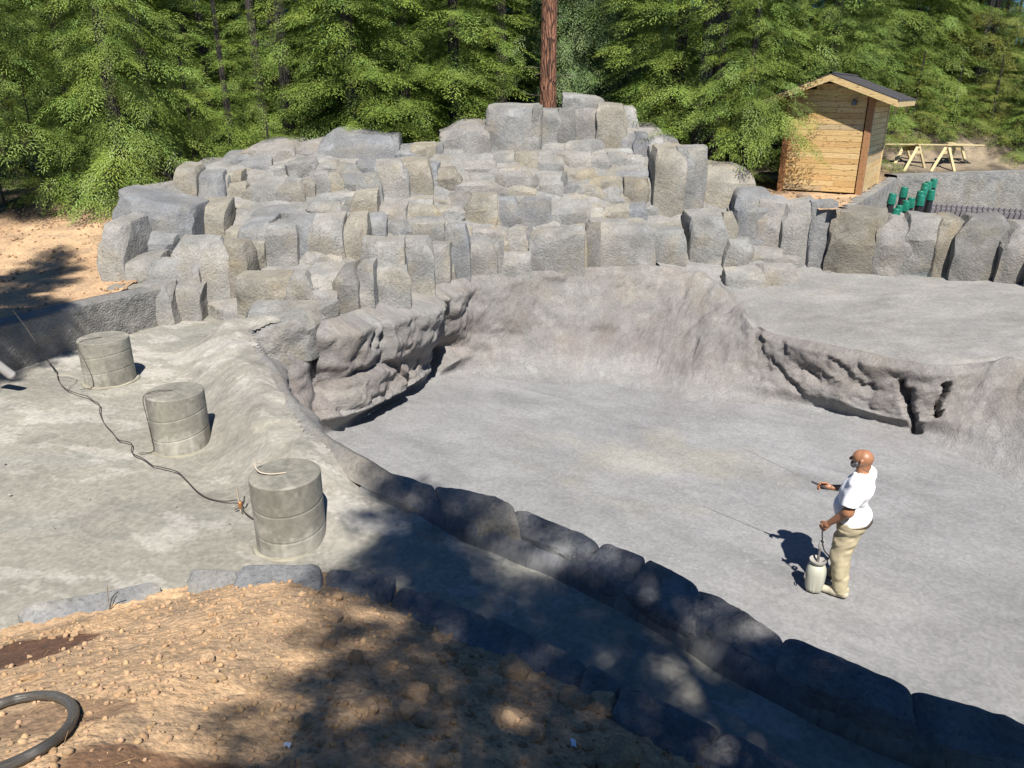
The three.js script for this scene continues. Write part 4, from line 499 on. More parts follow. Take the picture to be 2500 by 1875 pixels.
{ // bare trunks
  setSeed(31);
  const pine = thing('pine_tree', 'tall straight pine trunk with red flaking bark behind the rock waterfall', 'tree', [atPx(1181, 21.5), groundY(0.9, 21.5), -21.5]); part('trunk', trunkGeo(16, 0.25, 0.05, 20), barkRed, pine);
  for (let i = 0; i < 15; i++) { const y = rr(0.8, 6), a = rr(-0.9, 0.9) + (rnd() < 0.5 ? 0 : Math.PI), l = rr(0.3, 0.75), o = V(Math.cos(a) * 0.22, y, Math.sin(a) * 0.22); part('dead_branch', tube([o, o.clone().add(V(Math.cos(a) * l * 0.5, 0.03, Math.sin(a) * l * 0.5)), o.clone().add(V(Math.cos(a) * l, rr(-0.12, 0.14), Math.sin(a) * l))], 0.009, 5), barkPale, pine); }
  [[583, 23.5, 0.15, 'leftmost dark bare trunk of the pair above the bright pointed fir'], [632, 23, 0.19, 'thick dark bare trunk right of the bright pointed fir'], [470, 24.5, 0.14, 'grey trunk hidden high behind the bright pointed fir'], [1508, 20.6, 0.26, 'stout shaded trunk behind the tall pillar at the right of the rock'], [1536, 20.2, 0.14, 'thinner shaded trunk beside the stout one right of the rock'], [2085, 30, 0.1, 'thin pale dead trunk high above the sawhorses']].forEach(([px, f, r, label]) => { const x = atPx(px, f), t = thing('bare_tree', label, 'tree trunk', [x, groundY(x, f), -f]); part('trunk', trunkGeo(13, r, 0.25), r > 0.2 ? barkGrey : barkDark, t); for (let i = 0; i < 5; i++) { const y = rr(1.5, 6), a = rr(0, 6.28), l = rr(0.3, 0.8), o = V(0, y, 0); part('dead_branch', tube([o, V(Math.cos(a) * l, y + rr(-0.2, 0.1), Math.sin(a) * l)], 0.01, 4), barkGrey, t); } });
  // the weathered stump
  const sx = atPx(362, 18.9), stump = thing('tree_stump', 'broken weathered stump with splintered pale wood behind the left of the rock', 'stump', [sx, groundY(sx, 18.9), -18.9]);
  const g = gridSheet(26, 10, (i, j) => { const a = i / 26 * 6.2832, t = j / 10, top = 0.9 + 0.35 * noise3(i % 26 * 0.8, 3, 1) + 0.2 * hash3(i % 26, 4, 4), y = -0.2 + t * top, rad = 0.33 * (1 + 0.5 * Math.exp(-t * 4)) * (1 + 0.14 * noise3((i % 26) * 0.9, t * 2, 6)); return V(Math.cos(a) * rad, y, Math.sin(a) * rad); }, (i, j) => [i / 13, j / 14]);
  part('trunk', g, new THREE.MeshStandardMaterial({ color: new THREE.Color().setRGB(0.36, 0.30, 0.23), map: barkMap, bumpMap: barkBump, bumpScale: 0.04, roughness: 0.95, side: THREE.DoubleSide }), stump);
  part('heartwood', new THREE.CylinderGeometry(0.26, 0.3, 0.8, 14), bark(0.15, 0.09, 0.05), stump, [0, 0.3, 0]);
}
// ------------------------------------------------------------------ the trees behind the camera whose shade falls over the kerb, the channel and the dirt
setSeed(303);
const shadeTrees = [[1.1, -3.6, 15.7, 1.95, 0.8], [2.5, -3.3, 13.3, 2.2, 0.8], [3.9, -3.0, 10.2, 2.8, 0.6], [6.8, -3.2, 9.2, 2.8, 0.6], [4.2, -5.5, 11.6, 2.8, 2], [-7.1, 2.2, 14.8, 2.1, 8.5], [-6.9, 4.0, 16.6, 2.7, 9.5]];
const shadeNames = ['tall fir standing behind the viewer', 'slim fir behind the viewer just right of the tallest one', 'fir behind the viewer on the right, nearest the channel', 'fir behind the viewer farthest right', 'older fir in the second row behind the viewer', 'fir left of the viewer beside the slab', 'fir left of the viewer beyond the low cement wall'];
shadeTrees.forEach(([x, f, h, r, low], i) => fir(shadeNames[i], x, f, { h, r, low, green: 'mid', per: 9, step: 0.37, trunk: 0.09, full: i < 5 ? 0.5 : 0.6, kind: 3 }, 'shade_tree'));
console.log('foliage triangles', Math.round(triangles));
{ // the wood behind the viewer, unseen; added to block sky light and deepen the shade
  setSeed(404); const out = [[], [], []], wood = new THREE.Group(); wood.name = 'added_wood_behind'; scene.add(wood); tag(wood, 'unseen fir wood added behind the viewer to block sky light', 'wood'); wood.userData.kind = 'stuff'; const trunks = [];
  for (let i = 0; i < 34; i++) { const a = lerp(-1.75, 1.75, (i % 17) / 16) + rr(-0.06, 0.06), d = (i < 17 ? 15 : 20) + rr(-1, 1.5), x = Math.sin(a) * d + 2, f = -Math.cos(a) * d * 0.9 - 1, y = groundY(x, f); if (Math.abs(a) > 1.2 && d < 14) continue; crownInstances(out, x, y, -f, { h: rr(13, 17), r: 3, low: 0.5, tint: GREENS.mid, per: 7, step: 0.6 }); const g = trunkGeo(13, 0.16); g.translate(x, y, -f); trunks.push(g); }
  foliage(out, 'crowns', wood); part('trunks', mergeGeometries(trunks), barkDark, wood);
}
// ------------------------------------------------------------------ the wooden shed
{
  const S = V(8.475, 0.0, -19.2), A = 58.5 * Math.PI / 180;                 // its near corner; the front runs to the left, away from the viewer
  const shed = thing('wooden_shed', 'small new shed of yellow pine boards with a dark gable roof', 'shed', [S.x, groundY(8.3, 19.4) + 0.0, S.z], 0);
  const fx = V(-Math.sin(A), 0, -Math.cos(A)), gx = V(Math.cos(A), 0, -Math.sin(A)), W = 1.95, Dp = 2.9, Hh = 2.3, ridge = 2.66;   // along the front, along the right side
  const P = (u, y, v, o = 0) => V(0, y, 0).addScaledVector(fx, u).addScaledVector(gx, v); // u along the front, v back along the side
  const pines = [[0.68, 0.46, 0.205], [0.72, 0.51, 0.25], [0.62, 0.39, 0.16], [0.68, 0.43, 0.185], [0.54, 0.40, 0.23], [0.50, 0.32, 0.15]].map((c) => wood(...c)), post = wood(0.40, 0.20, 0.085), fascia = wood(0.66, 0.47, 0.22), soffit = wood(0.36, 0.20, 0.09);
  setSeed(14);
  const roofAt = (u) => Hh + (ridge - Hh) * (1 - Math.abs(u - W / 2) / (W / 2));
  const bh = 0.132, board = (a, b, y, n, m) => { // one board with its joint, chamfered edges
    const d = b.clone().sub(a), L = d.length(), g = new RoundedBoxGeometry(L - 0.003, bh - 0.006, 0.022, 1, 0.006); const uv = g.attributes.uv, p = g.attributes.position, o = rr(0, 5); for (let i = 0; i < p.count; i++) uv.setXY(i, p.getX(i) + o, p.getY(i) + y * 3 + o);
    g.applyMatrix4(new THREE.Matrix4().makeBasis(d.clone().normalize(), V(0, 1, 0), n)); g.translate((a.x + b.x) / 2 + n.x * rr(0, 0.004), y + bh / 2, (a.z + b.z) / 2 + n.z * rr(0, 0.004)); part('board', g, m, shed);
  };
  const nf = gx.clone().negate(), ns = fx.clone().negate(), pick = () => pines[Math.floor(rnd() * rnd() * 6)];
  for (let k = 0; k * bh + 0.04 < ridge - 0.2; k++) { // front, gable included
    const y = 0.04 + k * bh; let u0 = 0.14, u1 = W - 0.1; const top = y + bh; if (top > Hh) { const c = (top - Hh) / (ridge - Hh) * W / 2; u0 = Math.max(0.02, c - 0.04); u1 = W - u0; if (u1 - u0 < 0.15) break; }
    const cuts = [u0]; if (rnd() < 0.75) cuts.push(lerp(u0, u1, rr(0.2, 0.8))); if (rnd() < 0.3) cuts.push(lerp(cuts[cuts.length - 1], u1, rr(0.3, 0.7))); cuts.push(u1);
    for (let i = 0; i + 1 < cuts.length; i++) board(P(cuts[i + 1], 0, 0), P(cuts[i], 0, 0), y, nf, pick());
  }
  for (let k = 0; k * bh + 0.04 < Hh - 0.1; k++) { const y = 0.04 + k * bh, c = rr(0.7, 2.2); board(P(0, 0, 0.14), P(0, 0, c), y, ns, pick()); board(P(0, 0, c), P(0, 0, Dp - 0.1), y, ns, pick()); }
  // the far walls and the inside
  part('wall', bar(P(W, 1.15, 0.05), P(W, 1.15, Dp), 0.03, 2.25), pines[3], shed); part('wall', bar(P(0.05, 1.15, Dp), P(W, 1.15, Dp), 0.03, 2.25), pines[3], shed);
  for (const [u, v] of [[0.07, 0.07], [W - 0.05, 0.05], [0.05, Dp - 0.05], [W - 0.05, Dp - 0.05]]) { const c = P(u, 0, v), h = Hh + 0.02; const g = new RoundedBoxGeometry(0.15, h + 0.12, 0.15, 2, 0.008); g.rotateY(Math.atan2(-fx.z, fx.x)); g.translate(c.x + nf.x * 0.03 + ns.x * (v < 0.1 && u < 0.1 ? 0.03 : 0), h / 2 - 0.04, c.z + nf.z * 0.03 + ns.z * (u < 0.1 ? 0.03 : 0)); part('post', g, v > 1 ? fascia : post, shed); }
  const over = 0.36, side = 0.55, slope = (ridge - Hh) / (W / 2), yR = ridge + 0.06, yE = yR - slope * (W / 2 + side);
  const roofMat = new THREE.MeshStandardMaterial({ color: new THREE.Color().setRGB(0.05, 0.047, 0.05), roughness: 0.95, bumpMap: dirtBump, bumpScale: 0.01, map: dirtMap });
  const slab = (uA, yA, uB, yB, v0, v1, th, m, name, parent) => { const a0 = P(uA, yA, v0), a1 = P(uA, yA, v1), b0 = P(uB, yB, v0), b1 = P(uB, yB, v1), pos = [], up = V(0, th, 0); const q = [a0, a1, b1, b0], t = q.map((p) => p.clone().add(up)); const face = (...f) => { for (const i of [0, 1, 2, 0, 2, 3]) pos.push(f[i].x, f[i].y, f[i].z); }; face(t[0], t[1], t[2], t[3]); face(q[3], q[2], q[1], q[0]); for (let i = 0; i < 4; i++) face(q[i], q[(i + 1) % 4], t[(i + 1) % 4], t[i]); const g = new THREE.BufferGeometry(); g.setAttribute('position', new THREE.Float32BufferAttribute(pos, 3)); g.computeVertexNormals(); boxUV(g); return part(name, g, m, parent); };
  const roof = slab(W / 2, yR + 0.022, -side - 0.03, yE + 0.022 - 0.015, -over - 0.03, Dp + over + 0.03, 0.022, roofMat, 'roof_side', shed); slab(W / 2, yR + 0.022, W + side + 0.03, yE + 0.007, -over - 0.03, Dp + over + 0.03, 0.022, roofMat, 'roof_side', shed);
  slab(W / 2, yR, -side, yE, -over, Dp + over, 0.019, soffit, 'roof_deck', shed); slab(W / 2, yR, W + side, yE, -over, Dp + over, 0.019, soffit, 'roof_deck', shed);
  part('ridge_cap', tube([P(W / 2, yR + 0.05, -over), P(W / 2, yR + 0.05, Dp + over)], 0.035, 8, 2), roofMat, roof);
  for (const v of [-over - 0.018, Dp + over + 0.018]) { slab(W / 2, yR - 0.125, -side, yE - 0.125, v - 0.018, v + 0.018, 0.14, fascia, 'fascia_board', shed); slab(W / 2, yR - 0.125, W + side, yE - 0.125, v - 0.018, v + 0.018, 0.14, fascia, 'fascia_board', shed); }
  part('eave_board', bar(P(-side, yE - 0.06, -over), P(-side, yE - 0.06, Dp + over), 0.035, 0.14), fascia, shed); part('eave_board', bar(P(W + side, yE - 0.06, -over), P(W + side, yE - 0.06, Dp + over), 0.035, 0.14), fascia, shed);
  for (const v of [0.05, 0.8, 1.6, 2.35]) part('rafter_tail', bar(P(-side + 0.03, yE - 0.07, v), P(0.02, yE - 0.07 + slope * (side - 0.05), v), 0.04, 0.1), soffit, shed);
  for (const v of [-0.1, 0.12, 2.2, 2.5]) part('strip', bar(P(-side + 0.05, yE - 0.12, v), P(-side + 0.09, yE - 0.30, v + 0.02), 0.025, 0.02), fascia, shed);
  const lamp = part('wall_lamp', new THREE.LatheGeometry([[0, -0.075], [0.052, -0.075], [0.056, -0.06], [0.05, 0.03], [0.03, 0.062], [0, 0.07]].map((p) => new THREE.Vector2(...p)), 14), plain(0.16, 0.17, 0.18, 0.45, { metalness: 0.5 }), shed, P(0.42, 2.13, -0.07).toArray()); part('lamp_base', new THREE.CylinderGeometry(0.03, 0.03, 0.06, 10).rotateX(Math.PI / 2), plain(0.2, 0.2, 0.2, 0.5), lamp, [nf.x * -0.05 + 0.02, 0.02, nf.z * -0.05]);
}
// a tan stone and litter by the shed
setSeed(5);
{ const p = atF(1945 + 90 / 4.88, 160 + 1500 / 4.88, 18.3), rock = thing('tan_rock', 'single rough brown rock on the dirt in front of the shed', 'rock', [p.x, groundY(p.x, 18.3), p.z]); const g = new THREE.IcosahedronGeometry(0.14, 3), q = g.attributes.position; for (let i = 0; i < q.count; i++) { const k = 1 + 0.35 * fbm(q.getX(i) * 9, q.getY(i) * 9, q.getZ(i) * 9, 3); q.setXYZ(i, q.getX(i) * k * 1.2, Math.max(-0.03, q.getY(i) * k * 0.8 + 0.06), q.getZ(i) * k); } part('rock', toCreasedNormals(g, 0.5), plain(0.24, 0.17, 0.11, 1), rock); }
// ------------------------------------------------------------------ two sawhorses with long boards across them
{
  const pale = wood(0.62, 0.50, 0.27), pale2 = wood(0.50, 0.36, 0.18), C2 = (x, y) => [2120 + x * 380 / 2212, 320 + y * 380 / 2212], f = 25.4, gy = groundY(12.6, f);
  const horse = (label, legs, beam) => { // legs given by where top and foot show
    const c = atF(...C2(beam[0], beam[1]), f), t = thing('sawhorse', label, 'sawhorse', [c.x, gy, c.z], 0, 'wooden sawhorses behind the gravel bed'); const L = (p, df) => atF(...C2(p[0], p[1]), f + df).sub(t.position);
    legs.forEach(([x0, y0, x1, y1, d0, d1]) => { const a = L([x0, y0], d0), b = L([x1, y1], d1); part('leg', bar(a, b, 0.085, 0.045), pale, t); });
    const a = L([beam[0], beam[1]], 0.35), b = L([beam[2], beam[3]], -0.3); part('beam', bar(a, b, 0.05, 0.14), pale2, t); part('cap_board', bar(a.clone().add(V(0, 0.09, 0)), b.clone().add(V(0, 0.09, 0)), 0.11, 0.035), pale, t); part('brace', bar(L([beam[4], beam[5]], -0.3), L([beam[6], beam[7]], -0.3), 0.03, 0.09), pale, t); return t;
  };
  horse('left sawhorse of pale timber nearest the shed', [[700, 225, 500, 585, -0.3, -0.55], [725, 225, 808, 575, -0.3, -0.1], [500, 225, 330, 550, 0.35, 0.1], [545, 240, 640, 555, 0.35, 0.6]], [490, 250, 725, 235, 665, 300, 745, 300]);
  horse('right sawhorse of pale timber with offcuts on top', [[1100, 235, 890, 575, -0.3, -0.5], [1145, 235, 1225, 590, -0.3, -0.55], [1325, 225, 1405, 550, 0.35, 0.3], [1235, 240, 1085, 530, 0.35, 0.6]], [1320, 245, 1100, 245, 1070, 305, 1155, 305]);
  const plank = (label, x0, y0, x1, y1, df, w) => { const a = atF(...C2(x0, y0), f + df), b = atF(...C2(x1, y1), f + df), c = a.clone().add(b).multiplyScalar(0.5), t = thing('timber_board', label, 'board', c.toArray()); part('board', bar(a.sub(c), b.sub(c), w, 0.035), pale, t); };
  plank('long pale board laid across both sawhorses', 225, 185, 1640, 202, -0.1, 0.14); plank('short thick offcut on the right sawhorse', 1115, 168, 1225, 172, 0.1, 0.2); plank('second board ending right of the right sawhorse', 1090, 190, 1480, 188, 0.25, 0.12);
}
// ------------------------------------------------------------------ green capped pipes and the drainage crates
{
  const green = plain(0.011, 0.145, 0.09, 0.35), black = plain(0.016, 0.016, 0.018, 0.5), C2 = (x, y) => [2120 + x * 380 / 2212, 320 + y * 380 / 2212];
  const capGeo = new THREE.LatheGeometry([[0, 0], [0.066, 0], [0.078, -0.006], [0.08, -0.02], [0.083, -0.105], [0.089, -0.108], [0.089, -0.125], [0.086, -0.128], [0.092, -0.23], [0.086, -0.23], [0.08, -0.12]].map((p) => new THREE.Vector2(...p)), 24);
  const prof = []; for (let y = 0; y < 1.6; y += 0.012) prof.push(new THREE.Vector2(0.072 + 0.007 * (Math.floor(y / 0.012) % 2), -0.1 - y)); const pipeGeo = new THREE.LatheGeometry(prof, 18); const logoGeo = new THREE.TorusGeometry(0.017, 0.004, 5, 14, Math.PI).translate(0, -0.185, 0.089);
  const words = ['front left pipe, standing alone beside the ribbed wall', 'pipe behind the front left one', 'lowest front pipe, its cap just over the boulder', 'small pipe behind the lowest one', 'pipe right of the lowest pair', 'tall leaning front pipe of the right cluster', 'pipe left behind the tall leaning one', 'rightmost leaning pipe of the front', 'upper middle pipe of the cluster', 'upper pipe beside the topmost one', 'topmost pipe standing farthest back'];
  [[352, 885, 17.5], [522, 795, 18.4], [408, 1100, 17.0], [450, 1055, 17.6], [545, 985, 17.6], [762, 910, 17.7], [752, 850, 18.2], [905, 835, 18.3], [808, 800, 19.2], [865, 715, 19.8], [938, 675, 20.6], [618, 945, 18.2], [815, 740, 19.5]].forEach(([x, y, f], i) => {
    const p = atF(...C2(x, y), f), t = thing('drain_pipe', `black pipe with green cap, ${words[i] ?? ['pipe between the lowest pair and the cluster', 'pipe under the upper pair'][i - 11]}`, 'pipe', p.toArray(), rr(-0.3, 0.3), 'green capped pipes in the gravel bed'); t.rotation.z = -rr(0.02, 0.09);
    part('cap', capGeo, green, t); part('corrugated_pipe', pipeGeo, black, t); part('emblem', logoGeo, black, t).rotation.y = -0.35;
  });
  const grey = plain(0.14, 0.13, 0.135, 0.6); setSeed(8);
  const toothGeo = () => { const s = new THREE.Shape(); s.moveTo(-0.055, -0.2); s.lineTo(-0.05, 0); s.quadraticCurveTo(-0.04, 0.1, -0.02, 0.11); s.lineTo(0.02, 0.11); s.quadraticCurveTo(0.04, 0.1, 0.05, 0); s.lineTo(0.055, -0.2); return new THREE.ExtrudeGeometry(s, { depth: 0.05, bevelEnabled: true, bevelSize: 0.006, bevelThickness: 0.006, bevelSegments: 1 }); };
  const tooth = toothGeo();
  const crate = thing('drain_crates', 'two rows of dark grey plastic drainage crates with upright pegs beyond the boulders', 'drainage crates', [9.8, -0.7, -18.3]);
  [[905, 1135, 19.9, 2240, 1225, 18.6], [900, 1190, 19.2, 2240, 1285, 17.9]].forEach(([x0, y0, f0, x1, y1, f1]) => {
    const a = atF(...C2(x0, y0), f0), b = atF(...C2(x1, y1), f1), d = b.clone().sub(a), n = 34, turn = Math.atan2(-d.z, d.x); b.addScaledVector(d, 0.9); const dd = b.clone().sub(a);
    part('rail', bar(a.clone().add(V(0, -0.13, 0)).sub(crate.position), b.clone().add(V(0, -0.13, 0)).sub(crate.position), 0.24, 0.12), grey, crate);
    for (let i = 0; i <= n; i++) { const p = a.clone().addScaledVector(dd, i / n).sub(crate.position); const m = part('peg', tooth, grey, crate, [p.x, p.y + 0.02, p.z]); m.rotation.y = turn + 0.5; m.scale.set(1.25, 1.45, 1.25); }
  });
}
// ------------------------------------------------------------------ concrete piers with the wire that runs between them
{
  const pierMat = new THREE.MeshStandardMaterial({ color: new THREE.Color().setRGB(0.86, 0.86, 0.83), vertexColors: true, map: trowelMap, bumpMap: trowelBump, bumpScale: 0.004, roughness: 0.8 });
  const pier = (label, px, py, rad, h, turn) => {
    const p = atY(px / 0.8848, py / 0.8848, SLAB), t = thing('concrete_pier', label, 'concrete pier', p.toArray(), turn, 'round concrete piers on the slab'); const prof = []; const seams = [h * 0.30, h * 0.66];
    for (let i = 0; i <= 110; i++) { let y = -0.08 + (h + 0.08 - 0.015) * i / 110, r = rad; for (const s of seams) if (Math.abs(y - s) < 0.007) r -= 0.004; prof.push(new THREE.Vector2(r, y)); } for (let i = 1; i <= 4; i++) prof.push(new THREE.Vector2(rad - 0.02 * (1 - Math.cos(i / 4 * 1.57)), h - 0.015 + 0.015 * Math.sin(i / 4 * 1.57))); for (let i = 1; i <= 8; i++) prof.push(new THREE.Vector2((rad - 0.02) * (1 - i / 8), h + 0.004 * Math.sin(i * 2)));
    const g = new THREE.LatheGeometry(prof, 56), q = g.attributes.position, uv = g.attributes.uv; for (let i = 0; i < q.count; i++) { const a = Math.atan2(q.getZ(i), q.getX(i)), y = q.getY(i); const slant = 0.045 * Math.sin(a + 1); const flat = y > h - 0.02; q.setY(i, y + (flat ? 0 : slant * sstep(0.02, 0.1, y) * sstep(h - 0.02, h - 0.1, y))); uv.setXY(i, flat ? q.getX(i) : uv.getX(i) * 6.283 * rad, flat ? q.getZ(i) : y); }
    paint(g, (x, y, z) => { const a = Math.atan2(z, x), n = fbm(Math.cos(a) * 2 + px, y * 2.5, Math.sin(a) * 2, 4), drip = sstep(0.12, 0.4, noise3(Math.cos(a) * 7 + px, y * 0.8, Math.sin(a) * 7)) * sstep(0.36, 0.12, y) * 0.25; const b = [0.40, 0.392, 0.362]; return b.map((v) => v * (1 + 0.28 * n + drip)); });
    part('column', g, pierMat, t); const skirt = new THREE.TorusGeometry(rad + 0.005, 0.035, 6, 40).rotateX(Math.PI / 2).scale(1, 0.5, 1), s = skirt.attributes.position; for (let i = 0; i < s.count; i++) { const k = 1 + 0.10 * fbm(s.getX(i) * 5 + px, 2, s.getZ(i) * 5, 3); s.setXYZ(i, s.getX(i) * k, s.getY(i) * (1 + fbm(s.getX(i) * 9, px, s.getZ(i) * 9, 2)), s.getZ(i) * k); } part('mortar_skirt', paint(skirt, (x, y, z) => { const n = fbm(x * 6, px, z * 6, 3); return [0.44, 0.42, 0.35].map((v) => v * (1 + 0.3 * n)); }), slabMat, t); return [p, rad, h];
  };
  const one = pier('farthest concrete pier, nearest the low cement wall', 240, 821, 0.325, 0.62, 0.4), two = pier('middle concrete pier of the three on the slab', 396, 962, 0.305, 0.66, 1.3), three = pier('nearest concrete pier, half in tree shade', 632, 1170, 0.3, 0.68, 2.2);
  const wireD = plain(0.06, 0.05, 0.04, 0.7), wireP = plain(0.42, 0.36, 0.28, 0.7), g = (x, y, h = 0.012) => { const p = atY(x / 0.8848, y / 0.8848, SLAB + 0.02); p.y = SLAB + 0.03 + h; return p; };
  const wire = (label, pts, m, r = 0.006) => { const t = thing('wire', label, 'wire', pts[0].toArray()); part('strand', tube(pts.map((p) => p.clone().sub(t.position)), r, 6, pts.length * 8), m, t); return t; };
  const Z7 = (x, y, h) => g((x / 2.369) * 0.8848, (700 + y / 2.369) * 0.8848, h);
  const wallP = (x, y) => atF(x / 2.369, 700 + y / 2.369, 9.95);
  wire('dark wire running from the low cement wall past the far pier to the middle one', [wallP(72, 135), wallP(150, 235), wallP(215, 335), Z7(290, 450), Z7(325, 490), Z7(340, 550), Z7(385, 600), Z7(460, 630), Z7(500, 640), Z7(545, 670), Z7(575, 690), Z7(580, 740), Z7(605, 800), Z7(650, 850), Z7(690, 895), Z7(760, 915), Z7(765, 970), Z7(830, 1005), Z7(885, 1045)], wireD);
  wire('dark wire between the middle pier and the nearest one', [Z7(885, 1045), Z7(950, 1058), Z7(1025, 1080), Z7(1080, 1130), Z7(1150, 1200), Z7(1210, 1235), Z7(1300, 1252), Z7(1390, 1275, 0.06), Z7(1415, 1320, 0.03), Z7(1465, 1355)], wireD);
  const over = (pier, label, m, off, a0, a1) => { const [p, r, h] = pier; const A = (a, rr2, y) => V(p.x + Math.cos(a) * rr2, p.y + y, p.z + Math.sin(a) * rr2); wire(label, [A(a0, 0.02, h + 0.012), A(a0 + 0.3, r * 0.45, h + 0.02), A(a1, r * 0.85, h + 0.014), A(a1 + 0.02, r + 0.012, h - 0.03), A(a1 + off, r + 0.012, h * 0.6), A(a1 + off * 1.6, r + 0.012, h * 0.25), A(a1 + off * 1.5, r + 0.02, 0.03), A(a1 + off, r + 0.16, 0.03)], m, 0.005); };
  over(one, 'thin wire looped over the top of the far pier', wireD, -0.3, 1.9, 2.25); over(two, 'thin wire over the left side of the middle pier', wireD, -0.22, 2.6, 2.75);
  const [p3, r3, h3] = three; wire('pale looped wire lying on top of the nearest pier', [V(p3.x + 0.02, p3.y + h3 + 0.012, p3.z + 0.02), V(p3.x - 0.12, p3.y + h3 + 0.015, p3.z + 0.05), V(p3.x - 0.22, p3.y + h3 + 0.03, p3.z + 0.02), V(p3.x - 0.26, p3.y + h3 + 0.07, p3.z - 0.05), V(p3.x - 0.23, p3.y + h3 + 0.05, p3.z - 0.09)], wireP, 0.006);
  wire('thin pale loop of wire in front of the far pier', [Z7(330, 520), Z7(380, 522), Z7(430, 530), Z7(438, 545), Z7(400, 575), Z7(385, 600)], wireP, 0.004);
  const knot = thing('wire_stake', 'short upright twist of wire with a copper clamp beside the nearest pier', 'wire stake', Z7(1395, 1300).toArray()); part('stake', tube([V(0, -0.05, 0), V(-0.01, 0.1, 0), V(0, 0.25, 0.02)], 0.009, 6), wireP, knot); part('clamp', new THREE.CapsuleGeometry(0.02, 0.035, 4, 8), plain(0.45, 0.2, 0.08, 0.45, { metalness: 0.6 }), knot, [0, 0.05, 0]); part('loose_end', tube([V(0, 0.03, 0), V(0.04, 0.08, 0.01), V(0.05, 0.14, 0)], 0.008, 6), wireD, knot); part('loose_end', tube([V(-0.05, 0.01, 0.02), V(0, 0.02, 0), V(0.03, -0.02, 0.05)], 0.008, 6), wireD, knot);
  // a length of white pipe leaning in from the left, its shade painted in as grey
  const a = atF(-60, 850, 9.3), b = atF(26, 915, 9.5), pp = thing('white_pipe', 'end of a white pipe with shade painted in as grey poking in at the left edge', 'pipe', b.toArray()); const dir = a.clone().sub(b); part('pipe', rod(V(0, 0, 0), dir, 0.06, 0.06, 20), plain(0.33, 0.32, 0.30, 0.6), pp); part('end_cap', new THREE.SphereGeometry(0.061, 18, 12), plain(0.36, 0.35, 0.33, 0.7), pp);
}
